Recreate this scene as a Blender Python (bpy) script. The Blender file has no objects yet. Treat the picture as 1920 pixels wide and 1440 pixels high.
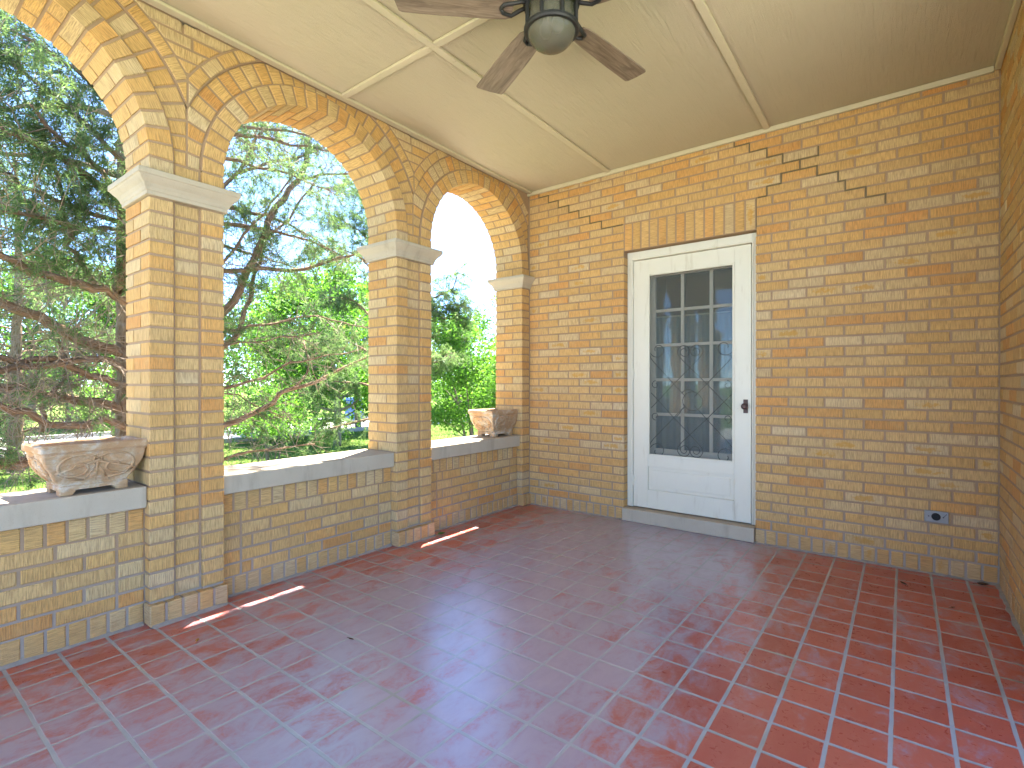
import bpy, math, random
import numpy as np
from mathutils import Vector, Matrix
rnd = random.Random(7)
rng = np.random.default_rng(11)
scene = bpy.context.scene
COL = scene.collection
R = math.radians

# ------------------------------------------------------------------ helpers
class MB:
    """collects polygons with two uv sets; build() links them as ONE mesh object"""
    def __init__(self):
        self.v = []; self.f = []; self.uv = []; self.uv2 = []; self.mi = []
    def vert(self, p):
        self.v.append((float(p[0]), float(p[1]), float(p[2]))); return len(self.v) - 1
    def face(self, idx, uv=None, uv2=None, mi=0):
        self.f.append(tuple(idx)); n = len(idx)
        self.uv += list(uv) if uv else [(0.0, 0.0)] * n
        self.uv2 += list(uv2) if uv2 else [(0.0, 0.0)] * n
        self.mi.append(mi)
    def quad(self, a, b, c, d, uv=None, mi=0):
        self.face([self.vert(a), self.vert(b), self.vert(c), self.vert(d)], uv, None, mi)
    def box(self, lo, hi, mi=0, skip=''):
        x0, y0, z0 = lo; x1, y1, z1 = hi
        i = [self.vert(p) for p in ((x0,y0,z0),(x1,y0,z0),(x1,y1,z0),(x0,y1,z0),(x0,y0,z1),(x1,y0,z1),(x1,y1,z1),(x0,y1,z1))]
        F = {'b': (0,3,2,1), 't': (4,5,6,7), 'f': (0,1,5,4), 'k': (2,3,7,6), 'l': (3,0,4,7), 'r': (1,2,6,5)}
        for k, q in F.items():
            if k in skip: continue
            uv = []
            for j in q:
                p = self.v[i[j]]
                uv.append((p[0], p[2]) if k in 'fk' else (p[1], p[2]) if k in 'lr' else (p[0], p[1]))
            self.face([i[j] for j in q], uv, None, mi)
    def tube(self, pts, rad, n=6, cap=True, mi=0):
        pts = [Vector(p) for p in pts]; rings = []
        t = (pts[1] - pts[0]).normalized()
        u = t.orthogonal().normalized()
        acc = 0
        for k, p in enumerate(pts):
            a = pts[max(k-1, 0)]; b = pts[min(k+1, len(pts)-1)]
            t = (b - a)
            t = t.normalized() if t.length > 1e-9 else Vector((0,0,1))
            u = (u - t * u.dot(t))
            u = u.normalized() if u.length > 1e-6 else t.orthogonal().normalized()
            w = t.cross(u)
            r = rad[k] if hasattr(rad, '__len__') else rad
            if k: acc += (p - pts[k-1]).length
            rings.append(([self.vert(p + (u*math.cos(2*math.pi*j/n) + w*math.sin(2*math.pi*j/n)) * r) for j in range(n)], acc, r))
        for k in range(len(rings)-1):
            A, a0, r0 = rings[k]; B, a1, r1 = rings[k+1]
            for j in range(n):
                q = (j+1) % n
                u0 = j/n * .3; u1 = (j+1)/n * .3
                self.face((A[j], A[q], B[q], B[j]), [(u0,a0),(u1,a0),(u1,a1),(u0,a1)], None, mi)
        if cap:
            self.face(rings[0][0][::-1], None, None, mi); self.face(rings[-1][0], None, None, mi)
    def lathe(self, prof, n=32, c=(0,0,0), mi=0):
        rings = []
        for r, z in prof:
            if r < 1e-5: rings.append([self.vert((c[0], c[1], c[2]+z))])
            else: rings.append([self.vert((c[0]+r*math.cos(2*math.pi*j/n), c[1]+r*math.sin(2*math.pi*j/n), c[2]+z)) for j in range(n)])
        for A, B in zip(rings, rings[1:]):
            for j in range(n):
                q = (j+1) % n
                if len(A) == 1 and len(B) == 1: continue
                if len(A) == 1: self.face((A[0], B[q], B[j]), None, None, mi)
                elif len(B) == 1: self.face((A[j], A[q], B[0]), None, None, mi)
                else: self.face((A[j], A[q], B[q], B[j]), None, None, mi)
    def build(self, name, mats, parent=None, smooth=False, fix=False):
        me = bpy.data.meshes.new(name)
        me.from_pydata(self.v, [], self.f); me.update()
        l = me.uv_layers.new(name='UVMap'); l.data.foreach_set('uv', np.array(self.uv, np.float32).ravel())
        l = me.uv_layers.new(name='Loc'); l.data.foreach_set('uv', np.array(self.uv2, np.float32).ravel())
        for m in (mats if isinstance(mats, (list, tuple)) else [mats]): me.materials.append(m)
        me.polygons.foreach_set('material_index', self.mi)
        if smooth: me.polygons.foreach_set('use_smooth', [True]*len(self.f))
        if fix:
            import bmesh
            bm = bmesh.new(); bm.from_mesh(me); bmesh.ops.remove_doubles(bm, verts=bm.verts, dist=1e-5)
            bmesh.ops.recalc_face_normals(bm, faces=bm.faces); bm.to_mesh(me); bm.free()
        return link(name, me, parent)

def link(name, me, parent=None):
    o = bpy.data.objects.new(name, me); COL.objects.link(o)
    if parent is not None: o.parent = parent
    return o
def empty(name, loc=(0,0,0)):
    # the Empty marks the thing; parts keep world coordinates through their own meshes
    o = bpy.data.objects.new(name, None); COL.objects.link(o); o.empty_display_size = .1
    o.location = loc
    return o
def tag(o, label=None, cat=None, group=None, kind=None):
    if label: o['label'] = label
    if cat: o['category'] = cat
    if group: o['group'] = group
    if kind: o['kind'] = kind
    return o
def soft(o, w=.004, seg=2):
    m = o.modifiers.new('b', 'BEVEL'); m.width = w; m.segments = seg; m.limit_method = 'ANGLE'; m.angle_limit = R(40)
    return o
def bulk(name, V, F, mat, parent=None):
    me = bpy.data.meshes.new(name)
    me.from_pydata(np.asarray(V).tolist(), [], np.asarray(F).tolist()); me.update()
    me.materials.append(mat)
    return link(name, me, parent)

# ------------------------------------------------------------------ materials
class NT:
    def __init__(self, name):
        self.m = bpy.data.materials.new(name); self.m.use_nodes = True
        self.t = self.m.node_tree; self.t.nodes.clear()
        self.out = self.t.nodes.new('ShaderNodeOutputMaterial')
    def n(self, typ, **kw):
        nd = self.t.nodes.new('ShaderNode' + typ)
        for k, v in kw.items(): setattr(nd, k, v)
        return nd
    def set(self, sock, v):
        if isinstance(v, bpy.types.NodeSocket): self.t.links.new(v, sock)
        elif isinstance(v, (tuple, list)) and len(v) == 3 and sock.type == 'RGBA': sock.default_value = (*v, 1)
        else: sock.default_value = v
    def math(self, op, a, b=0.0, c=None, clamp=False):
        nd = self.n('Math', operation=op, use_clamp=clamp); self.set(nd.inputs[0], a); self.set(nd.inputs[1], b)
        if c is not None: self.set(nd.inputs[2], c)
        return nd.outputs[0]
    def mapr(self, v, a, b, c=0., d=1., smooth=True):
        nd = self.n('MapRange', interpolation_type='SMOOTHSTEP' if smooth else 'LINEAR')
        for k, x in enumerate((v, a, b, c, d)): self.set(nd.inputs[k], x)
        return nd.outputs[0]
    def mix(self, f, a, b, blend='MIX'):
        nd = self.n('Mix', data_type='RGBA', blend_type=blend); self.set(nd.inputs[0], f); self.set(nd.inputs[6], a); self.set(nd.inputs[7], b)
        return nd.outputs[2]
    def ramp(self, v, stops, interp='LINEAR'):
        nd = self.n('ValToRGB'); e = nd.color_ramp; e.interpolation = interp
        while len(e.elements) < len(stops): e.elements.new(.5)
        for el, (p, c) in zip(e.elements, stops): el.position = p; el.color = (*c, 1)
        self.set(nd.inputs[0], v); return nd.outputs[0]
    def noise(self, vec, scale, detail=3., rough=.55, dist=0.):
        nd = self.n('TexNoise'); nd.inputs['Scale'].default_value = scale; nd.inputs['Detail'].default_value = detail
        nd.inputs['Roughness'].default_value = rough; nd.inputs['Distortion'].default_value = dist
        if vec is not None: self.set(nd.inputs['Vector'], vec)
        return nd.outputs['Fac']
    def vmap(self, vec, scale=(1,1,1), loc=(0,0,0)):
        nd = self.n('Mapping'); nd.inputs['Scale'].default_value = scale; nd.inputs['Location'].default_value = loc
        self.set(nd.inputs['Vector'], vec); return nd.outputs[0]
    def pos(self): return self.n('NewGeometry').outputs['Position']
    def obj(self): return self.n('TexCoord').outputs['Object']
    def uv(self, name='UVMap'): return self.n('UVMap', uv_map=name).outputs[0]
    def xyz(self, v):
        nd = self.n('SeparateXYZ'); self.set(nd.inputs[0], v); return nd.outputs
    def island(self): return self.n('NewGeometry').outputs['Random Per Island']
    def bump(self, h, strength=.5, dist=.005, normal=None):
        nd = self.n('Bump'); nd.inputs['Strength'].default_value = strength; nd.inputs['Distance'].default_value = dist
        self.set(nd.inputs['Height'], h)
        if normal is not None: self.set(nd.inputs['Normal'], normal)
        return nd.outputs[0]
    def bsdf(self, color, rough=.7, normal=None, spec=.5, metal=0., **kw):
        b = self.n('BsdfPrincipled'); self.set(b.inputs['Base Color'], color); self.set(b.inputs['Roughness'], rough)
        self.set(b.inputs['Specular IOR Level'], spec); self.set(b.inputs['Metallic'], metal)
        for k, v in kw.items(): self.set(b.inputs[k.replace('_', ' ')], v)
        if normal is not None: self.set(b.inputs['Normal'], normal)
        return b.outputs[0]
    def done(self, sh):
        self.t.links.new(sh, self.out.inputs['Surface']); return self.m

def mat_brick():
    t = NT('buff_rug_brick'); r = t.island(); uv = t.uv(); loc = t.xyz(t.uv('Loc'))
    r2 = t.math('FRACT', t.math('MULTIPLY', r, 17.31)); r3 = t.math('FRACT', t.math('MULTIPLY', r, 91.7))
    base = t.ramp(r, [(0, (.63,.300,.090)), (.12, (.63,.335,.108)), (.26, (.63,.365,.122)), (.45, (.63,.380,.140)), (.65, (.62,.39,.158)),
                      (.80, (.605,.41,.185)), (.92, (.61,.435,.225)), (1, (.615,.46,.265))])
    stri = t.noise(t.vmap(uv, (250, 15, 1)), 1.0, 4, .62, .25)
    pits = t.noise(uv, 190, 2, .6)
    cloud = t.noise(uv, 16, 3, .6)
    c = t.mix(t.mapr(stri, .36, .60), t.mix(.50, base, (.19,.105,.045)), base)
    c = t.mix(t.math('MULTIPLY', t.mapr(pits, .66, .75), .55), c, (.12,.06,.025))
    c = t.mix(t.math('MULTIPLY', t.mapr(cloud, .45, .75), .3), c, (.60,.40,.16))
    # iron blotch on some of the pale bricks
    d = t.math('ADD', t.math('POWER', t.math('ABSOLUTE', loc[0]), 2.4), t.math('POWER', t.math('ABSOLUTE', loc[1]), 2.0))
    d = t.math('ADD', d, t.math('MULTIPLY', t.math('SUBTRACT', cloud, .5), 1.8))
    d = t.math('ADD', d, t.math('MULTIPLY', t.math('SUBTRACT', t.noise(uv, 55, 3, .6), .5), 1.6))
    bl = t.math('MULTIPLY', t.mapr(d, .50, .0), t.math('MULTIPLY', t.math('GREATER_THAN', r, .72), t.math('MULTIPLY', t.math('GREATER_THAN', r2, .70), t.math('GREATER_THAN', t.xyz(t.pos())[1], -.012))))
    c = t.mix(t.math('MULTIPLY', bl, .7), c, (.50,.25,.035))
    hs = t.n('HueSaturation'); t.set(hs.inputs['Color'], c); t.set(hs.inputs['Value'], t.mapr(r3, 0, 1, .93, 1.06, False)); c = hs.outputs[0]
    # splash dirt low on the walls, old mortar smear
    z = t.xyz(t.pos())[2]; gn = t.noise(t.pos(), 9, 4, .6)
    dirt = t.math('MULTIPLY', t.mapr(t.math('ADD', z, t.math('MULTIPLY', gn, .22)), .30, .10), .5)
    c = t.mix(dirt, c, (.38,.225,.10))
    h = t.math('ADD', t.math('MULTIPLY', stri, 1.0), t.math('MULTIPLY', pits, .5))
    return t.done(t.bsdf(c, .88, t.bump(h, 1.0, .0055), .25))
def mat_mortar():
    t = NT('brown_mortar'); p = t.pos(); a = t.noise(p, 6, 4); b = t.noise(p, 170, 2)
    c = t.mix(a, (.28,.18,.105), (.37,.25,.155))
    c = t.mix(t.math('MULTIPLY', t.mapr(b, .5, .8), .35), c, (.42,.31,.21))
    z = t.xyz(p)[2]
    c = t.mix(t.math('MULTIPLY', t.mapr(t.math('ADD', z, t.math('MULTIPLY', a, .3)), .55, .2), .6), c, (.30,.275,.24))
    return t.done(t.bsdf(c, .95, t.bump(b, .5, .003), .2))
def mat_stone():
    t = NT('cast_limestone'); p = t.pos(); a = t.noise(p, 5, 5, .65); b = t.noise(p, 220, 2); s = t.noise(t.vmap(p, (9, 9, 1.6)), 1.4, 4, .6)
    c = t.mix(a, (.37,.30,.21), (.46,.39,.29))
    c = t.mix(t.math('MULTIPLY', t.mapr(s, .52, .72), .45), c, (.27,.225,.16))
    c = t.mix(t.math('MULTIPLY', t.mapr(b, .62, .72), .3), c, (.22,.18,.13))
    return t.done(t.bsdf(c, .85, t.bump(b, .25, .002), .3))
def mat_tile():
    t = NT('red_quarry_tile'); p = t.pos(); x, y, z = t.xyz(p)
    wob = t.math('MULTIPLY', t.math('SUBTRACT', t.noise(p, 14, 2), .5), .004)
    gx = t.math('ADD', t.math('DIVIDE', t.math('SUBTRACT', t.math('ADD', x, wob), 1.332), .1628), 100.)
    gy = t.math('ADD', t.math('DIVIDE', t.math('ADD', t.math('ADD', y, wob), 1.075), .1675), 100.)
    ex = t.math('ABSOLUTE', t.math('SUBTRACT', t.math('FRACT', t.math('ADD', gx, .5)), .5))
    ey = t.math('ABSOLUTE', t.math('SUBTRACT', t.math('FRACT', t.math('ADD', gy, .5)), .5))
    e = t.math('MINIMUM', ex, ey)
    tile = t.mapr(e, .031, .046)
    cell = t.n('CombineXYZ'); t.set(cell.inputs[0], t.math('FLOOR', gx)); t.set(cell.inputs[1], t.math('FLOOR', gy))
    wn = t.n('TexWhiteNoise', noise_dimensions='3D'); t.set(wn.inputs['Vector'], cell.outputs[0]); r = wn.outputs['Value']
    base = t.ramp(r, [(0, (.36,.066,.046)), (.5, (.42,.084,.056)), (1, (.46,.105,.068))])
    # worn, dusty film with blue sky sheen mixed into its colour: large patches in the middle of the porch, streaky inside each tile
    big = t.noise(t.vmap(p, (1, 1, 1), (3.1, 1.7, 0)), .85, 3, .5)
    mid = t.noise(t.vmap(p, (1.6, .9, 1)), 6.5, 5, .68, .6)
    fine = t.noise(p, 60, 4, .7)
    # film and its sky tint thin towards the parapet and the side wall
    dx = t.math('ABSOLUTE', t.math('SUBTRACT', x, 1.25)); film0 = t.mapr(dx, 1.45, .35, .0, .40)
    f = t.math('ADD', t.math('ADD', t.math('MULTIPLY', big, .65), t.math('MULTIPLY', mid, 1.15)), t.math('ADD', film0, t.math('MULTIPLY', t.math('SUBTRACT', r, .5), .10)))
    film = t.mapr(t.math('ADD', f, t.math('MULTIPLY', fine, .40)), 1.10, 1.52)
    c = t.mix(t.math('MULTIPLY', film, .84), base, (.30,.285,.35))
    grc = t.mix(t.noise(p, 7, 4, .6), (.25,.255,.24), (.39,.40,.40))
    grc = t.mix(t.math('MULTIPLY', t.mapr(t.noise(p, 2.3, 3), .55, .7), .5), grc, (.25,.24,.13))
    c = t.mix(tile, grc, c)
    rough = t.mix(tile, (.8,.8,.8), t.mix(film, (.30,.30,.30), (.35,.35,.35)))
    rr = t.math('ADD', t.xyz(rough)[0], t.math('MULTIPLY', t.math('SUBTRACT', t.noise(p, 24, 4, .7, 1.5), .5), .22))
    h = t.math('ADD', t.math('MULTIPLY', tile, 1.0), t.math('MULTIPLY', mid, .12))
    tilt = t.bump(h, .35, .004)
    cw = t.math('MULTIPLY', t.mapr(dx, 1.75, .7, .25, .95), t.math('ADD', t.math('MULTIPLY', t.mapr(mid, .3, .7), .5), .5))
    return t.done(t.bsdf(c, rr, tilt, .5, Coat_Weight=cw, Coat_Roughness=.29, Coat_IOR=1.95))
def mat_ceiling():
    t = NT('tan_embossed_panel'); p = t.pos()
    a = t.noise(t.vmap(p, (46, 2.6, 1)), 1.0, 3, .5, 2.2); b = t.noise(p, 260, 2); d = t.noise(p, 2.2, 4, .6)
    c = t.mix(d, (.445,.385,.255), (.49,.425,.285))
    c = t.mix(t.math('MULTIPLY', t.mapr(d, .60, .75), .25), c, (.40,.33,.19))
    h = t.math('ADD', a, t.math('MULTIPLY', b, .3))
    return t.done(t.bsdf(c, .75, t.bump(h, .6, .008), .3))
def mat_trimtan():
    t = NT('tan_painted_trim'); p = t.pos(); d = t.noise(p, 9, 4, .6)
    c = t.mix(d, (.48,.42,.275), (.55,.485,.325))
    c = t.mix(t.math('MULTIPLY', t.mapr(t.noise(p, 40, 3), .66, .76), .4), c, (.25,.2,.12))
    return t.done(t.bsdf(c, .6, t.bump(d, .2, .003), .4))
def mat_white():
    t = NT('white_house_paint'); p = t.pos(); a = t.noise(p, 5, 4, .6); s = t.noise(t.vmap(p, (14, 14, 2.2)), 1.2, 4, .65)
    c = t.mix(a, (.61,.555,.425), (.665,.615,.49))
    c = t.mix(t.math('MULTIPLY', t.mapr(s, .55, .74), .5), c, (.46,.38,.25))
    c = t.mix(t.math('MULTIPLY', t.mapr(t.noise(p, 30, 4, .7), .70, .74), .6), c, (.36,.31,.25))
    return t.done(t.bsdf(c, .42, t.bump(t.noise(t.vmap(p, (60,60,6)), 1), .12, .002), .5))
def plain(name, c, rough=.6, metal=0., spec=.5, var=.25, scale=20, bump=.1, **kw):
    t = NT(name); p = t.obj(); a = t.noise(p, scale, 4, .6)
    lo = tuple(x*(1-var) for x in c); hi = tuple(min(1, x*(1+var)) for x in c)
    return t.done(t.bsdf(t.mix(a, lo, hi), rough, t.bump(a, bump, .003) if bump else None, spec, metal, **kw))
def mat_wood():
    t = NT('weathered_fan_wood'); uv = t.uv(); r = t.math('MULTIPLY', t.island(), 40)
    cx = t.n('CombineXYZ'); s = t.xyz(uv); t.set(cx.inputs[0], s[0]); t.set(cx.inputs[1], s[1]); t.set(cx.inputs[2], r)
    g = t.noise(t.vmap(cx.outputs[0], (5, 60, 1)), 1.0, 5, .65, 1.0); w = t.noise(t.vmap(cx.outputs[0], (2.5, 16, 1)), 1.0, 3, .6, 2.0)
    c = t.ramp(g, [(.25, (.075,.054,.036)), (.45, (.180,.130,.088)), (.7, (.28,.215,.150))])
    c = t.mix(t.math('MULTIPLY', t.mapr(w, .5, .68), .5), c, (.075,.05,.034))
    return t.done(t.bsdf(c, .55, t.bump(g, .25, .002), .4))
def mat_bark(name, a, b):
    t = NT(name); uv = t.uv(); n1 = t.noise(t.vmap(uv, (70, 7, 1)), 1.0, 5, .7, .6); n2 = t.noise(t.pos(), 18, 3)
    c = t.mix(t.mapr(n1, .35, .65), a, b); c = t.mix(t.math('MULTIPLY', t.mapr(n2, .5, .7), .35), c, (.30,.27,.24))
    return t.done(t.bsdf(c, .95, t.bump(n1, .9, .02), .2))
def mat_leaf(name, stops, trans, tf=.55, rough=.55):
    t = NT(name); r = t.island(); cl = t.noise(t.pos(), 1.1, 3, .6)
    v = t.math('ADD', t.math('MULTIPLY', r, .6), t.math('MULTIPLY', t.math('SUBTRACT', cl, .3), .7), clamp=True)
    c = t.ramp(v, stops)
    d = t.bsdf(c, rough, None, .25)
    tr = t.n('BsdfTranslucent'); t.set(tr.inputs['Color'], t.mix(1.0, c, trans, 'MULTIPLY'))
    m = t.n('MixShader'); m.inputs[0].default_value = tf; t.t.links.new(d, m.inputs[1]); t.t.links.new(tr.outputs[0], m.inputs[2])
    return t.done(m.outputs[0])
def mat_terra():
    t = NT('weathered_terracotta'); p = t.obj(); a = t.noise(p, 11, 5, .68, .4); b = t.noise(p, 45, 4, .7); g = t.noise(p, 130, 3, .6)
    c = t.mix(t.mapr(a, .35, .65), (.375,.225,.115), (.45,.325,.20))
    c = t.mix(t.math('MULTIPLY', t.mapr(t.math('ADD', a, t.math('MULTIPLY', b, .5)), .72, .98), .75), c, (.49,.455,.39))
    c = t.mix(t.math('MULTIPLY', t.mapr(b, .60, .72), .5), c, (.20,.125,.08))
    return t.done(t.bsdf(c, .95, t.bump(t.math('ADD', t.math('MULTIPLY', b, .8), t.math('MULTIPLY', g, .5)), .7, .006), .15))
def mat_ground():
    t = NT('lawn_ground'); p = t.pos(); a = t.noise(p, .35, 5, .6); b = t.noise(p, 6, 5, .7); c3 = t.noise(p, 60, 3, .7)
    c = t.mix(a, (.070,.125,.022), (.125,.185,.036)); c = t.mix(t.math('MULTIPLY', t.mapr(b, .5, .75), .55), c, (.20,.20,.075))
    return t.done(t.bsdf(c, .95, t.bump(c3, .8, .04), .1))
def mat_concrete(name='street_concrete', lo=(.25,.24,.225), hi=(.34,.33,.31)):
    t = NT(name); p = t.pos(); a = t.noise(p, 1.3, 5, .65); b = t.noise(p, 60, 3)
    return t.done(t.bsdf(t.mix(a, lo, hi), .9, t.bump(b, .3, .01), .2))
def mat_screen():
    # woven insect screen: the wires cover a bit under half of the cloth
    t = NT('grey_insect_screen')
    d = t.bsdf((.125,.13,.115), .7, None, .2); tr = t.n('BsdfTransparent')
    m = t.n('MixShader'); m.inputs[0].default_value = .46
    t.t.links.new(tr.outputs[0], m.inputs[1]); t.t.links.new(d, m.inputs[2]); return t.done(m.outputs[0])
def mat_pane():
    t = NT('old_window_glass'); g = t.n('BsdfGlossy'); g.inputs['Roughness'].default_value = .02; g.inputs['Color'].default_value = (.9,.95,.93,1)
    nz = t.bump(t.noise(t.pos(), 4, 2), .12, .01); t.t.links.new(nz, g.inputs['Normal'])
    tr = t.n('BsdfTransparent'); tr.inputs['Color'].default_value = (.86,.92,.9,1)
    fr = t.n('Fresnel'); fr.inputs['IOR'].default_value = 1.5
    m = t.n('MixShader'); t.set(m.inputs[0], t.math('MULTIPLY', fr.outputs[0], 1.3, clamp=True))
    t.t.links.new(tr.outputs[0], m.inputs[1]); t.t.links.new(g.outputs[0], m.inputs[2]); return t.done(m.outputs[0])
def mat_curtain():
    t = NT('sheer_grey_curtain'); p = t.pos(); a = t.noise(t.vmap(p, (30, 30, 1)), 1.0, 3)
    return t.done(t.bsdf(t.mix(a, (.30,.33,.345), (.42,.45,.465)), .9, None, .1))
def mat_globe():
    t = NT('seeded_fan_glass'); b = t.noise(t.obj(), 90, 2, .5)
    g = t.bsdf((.36,.33,.24), .10, t.bump(b, .35, .004), .6, 0., Transmission_Weight=.72, IOR=1.2)
    return t.done(g)

M = dict(brick=mat_brick(), mortar=mat_mortar(), stone=mat_stone(), tile=mat_tile(), ceil=mat_ceiling(), trim=mat_trimtan(), white=mat_white(),
         wood=mat_wood(), terra=mat_terra(), ground=mat_ground(), concrete=mat_concrete(), bounce_slab=mat_concrete('pale_bounce_concrete', (.40,.385,.36), (.54,.52,.49)), screen=mat_screen(), pane=mat_pane(), curtain=mat_curtain(), globe=mat_globe(),
         iron=plain('aged_dark_bronze', (.035,.034,.032), .5, .5, .5, .4, 60), grille=plain('dark_green_wrought_iron', (.022,.028,.026), .6, .2, .4, .3, 40, 0),
         knob=plain('rusted_bronze_knob', (.075,.042,.032), .5, .4, .5, .5, 90), steel=plain('dull_zinc_plate', (.225,.215,.20), .5, .3, .5, .15, 30, .05),
         black=plain('black_rubber', (.015,.014,.014), .7, 0, .3, .2, 30), dark=plain('dim_room_plaster', (.17,.17,.145), .9, 0, .1, .1, 3, 0),
         bark=mat_bark('cedar_bark', (.135,.082,.045), (.30,.205,.13)), twig=plain('grey_brown_twig', (.225,.178,.13), .95, 0, .1, .35, 9, 0),
         stem=mat_bark('smooth_shrub_bark', (.13,.10,.075), (.24,.20,.16)),
         cedar=mat_leaf('cedar_spray', [(0, (.042,.068,.032)), (.4, (.088,.132,.058)), (.75, (.14,.185,.08)), (1, (.19,.205,.09))], (1.5,1.7,1.05), .58),
         leaf=mat_leaf('bright_shrub_leaf', [(0, (.040,.095,.016)), (.4, (.075,.170,.025)), (.75, (.115,.230,.034)), (1, (.19,.28,.045))], (1.5,1.6,.9), .55),
         leaf2=mat_leaf('far_tree_leaf', [(0, (.028,.060,.016)), (.45, (.055,.115,.024)), (.8, (.085,.165,.034)), (1, (.14,.20,.045))], (1.5,1.6,.9), .5),
         grass=mat_leaf('grass_blade', [(0, (.05,.10,.018)), (.5, (.09,.16,.03)), (1, (.19,.22,.06))], (1.3,1.4,.8), .4),
         bin=plain('blue_bin_plastic', (.035,.12,.36), .45, 0, .5, .12, 6, 0), dry=plain('dry_leaf', (.42,.22,.06), .8, 0, .2, .4, 60), green=plain('fallen_green_leaf', (.09,.19,.04), .6, 0, .3, .3, 60),
         shade_fill=plain('dark_shade_fill', (.06,.045,.034), .95, 0, .1, .4, 60, .6), grime=plain('olive_repair_mortar', (.15,.112,.062), .95, 0, .1, .4, 30, .4), cement=plain('grey_base_cement', (.27,.235,.195), .95, 0, .1, .35, 25, .6), litter=plain('dry_brown_litter', (.085,.05,.03), .9, 0, .1, .5, 60))

# ------------------------------------------------------------------ bricks
def clip(poly, a, b, c):
    """keep a*u+b*v<=c"""
    out = []
    for i in range(len(poly)):
        p, q = poly[i], poly[(i+1) % len(poly)]
        dp = a*p[0]+b*p[1]-c; dq = a*q[0]+b*q[1]-c
        if dp <= 1e-9: out.append(p)
        if (dp < -1e-9 and dq > 1e-9) or (dp > 1e-9 and dq < -1e-9):
            s = dp/(dp-dq); out.append((p[0]+(q[0]-p[0])*s, p[1]+(q[1]-p[1])*s))
    return out
def area(p):
    return .5*sum(p[i][0]*p[(i+1)%len(p)][1]-p[(i+1)%len(p)][0]*p[i][1] for i in range(len(p)))
def brick(mb, poly, frame, n1, n0, ldir=(1,0), ch=.0034, jit=.0010, back=False):
    """one brick: convex polygon in the wall plane, front face at n1, back at n0, arris softened"""
    o, eu, ev, en = frame
    if len(poly) < 3 or area(poly) < 2.5e-4: return
    n1 = n1 + rnd.uniform(-jit, jit)
    # drop near-duplicate points
    q = [poly[0]]
    for p in poly[1:]:
        if math.hypot(p[0]-q[-1][0], p[1]-q[-1][1]) > .002: q.append(p)
    if math.hypot(q[0][0]-q[-1][0], q[0][1]-q[-1][1]) < .002: q.pop()
    if len(q) < 3: return
    w = rnd.uniform
    q = [(p[0]+w(-.0007,.0007), p[1]+w(-.0007,.0007)) for p in q]
    poly = q; k = len(poly)
    ins = []
    for i in range(k):
        a, b, c = poly[i-1], poly[i], poly[(i+1) % k]
        e1 = Vector((b[0]-a[0], b[1]-a[1])).normalized(); e2 = Vector((c[0]-b[0], c[1]-b[1])).normalized()
        m1 = Vector((-e1.y, e1.x)); m2 = Vector((-e2.y, e2.x)); den = max(.35, 1+m1.dot(m2))
        cc = ch * w(.7, 1.5)
        ins.append((b[0]+(m1.x+m2.x)*cc/den, b[1]+(m1.y+m2.y)*cc/den))
    P = lambda u, v, n: o + eu*u + ev*v + en*n
    ou, ov = rnd.uniform(0, 40), rnd.uniform(0, 40)
    lx, ly = ldir; U = lambda p: p[0]*lx + p[1]*ly; V = lambda p: -p[0]*ly + p[1]*lx
    us = [U(p) for p in poly]; vs = [V(p) for p in poly]
    mu, mv = (max(us)+min(us))/2, (max(vs)+min(vs))/2; hu, hv = max(.01, (max(us)-min(us))/2), max(.01, (max(vs)-min(vs))/2)
    f = [mb.vert(P(p[0], p[1], n1)) for p in ins]; s = [mb.vert(P(p[0], p[1], n1-ch)) for p in poly]; b = [mb.vert(P(p[0], p[1], n0)) for p in poly]
    uvf = lambda p: (U(p)+ou, V(p)+ov); lf = lambda p: ((U(p)-mu)/hu, (V(p)-mv)/hv)
    mb.face(f, [uvf(p) for p in ins], [lf(p) for p in ins])
    for i in range(k):
        j = (i+1) % k
        mb.face((s[i], s[j], f[j], f[i]), [uvf(poly[i]), uvf(poly[j]), uvf(ins[j]), uvf(ins[i])], [lf(poly[i]), lf(poly[j]), lf(ins[j]), lf(ins[i])])
        L = math.hypot(poly[j][0]-poly[i][0], poly[j][1]-poly[i][1]); horiz = abs(poly[j][1]-poly[i][1]) < abs(poly[j][0]-poly[i][0])
        D = n1-ch-n0
        if horiz: uu = [(ou, ov), (ou+L, ov), (ou+L, ov+D), (ou, ov+D)]
        else: uu = [(ou+D, ov), (ou+D, ov+L), (ou, ov+L), (ou, ov)]
        hl = [(-1,-1),(1,-1),(1,1),(-1,1)]
        mb.face((b[i], b[j], s[j], s[i]), [uu[0], uu[1], uu[2], uu[3]], hl)
    if back: mb.face(b[::-1], [uvf(p) for p in poly[::-1]])
def rect(u0, u1, v0, v1): return [(u0,v0),(u1,v0),(u1,v1),(u0,v1)]
JO = .0122; C = .0677; BL = .2033; PU = BL+JO
def row(mb, fr, u0, u1, v0, v1, n1, n0, first, length=BL):
    """one course between u0 and u1; first = length of the first brick"""
    u = u0; L = first; joints = []
    while u < u1 - .012:
        e = min(u+L, u1)
        if u1 - e < .03: e = u1
        brick(mb, rect(u, e, v0, v1), fr, n1, n0)
        joints.append(e+JO/2); u = e + JO; L = length + rnd.uniform(-.003, .003)
    return joints[:-1]
def rowlock(mb, fr, u0, u1, v0, v1, n1, n0, w=.0585):
    n = max(1, round((u1-u0+JO)/(w+JO))); p = (u1-u0+JO)/n
    for i in range(n): brick(mb, rect(u0+i*p, u0+(i+1)*p-JO, v0, v1), fr, n1, n0, (0,1))
X, Y, Z = Vector((1,0,0)), Vector((0,1,0)), Vector((0,0,1))
F_BACK = (Vector((0,0,0)), X, Z, -Y)        # u = x, v = z, facing the porch
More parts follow.
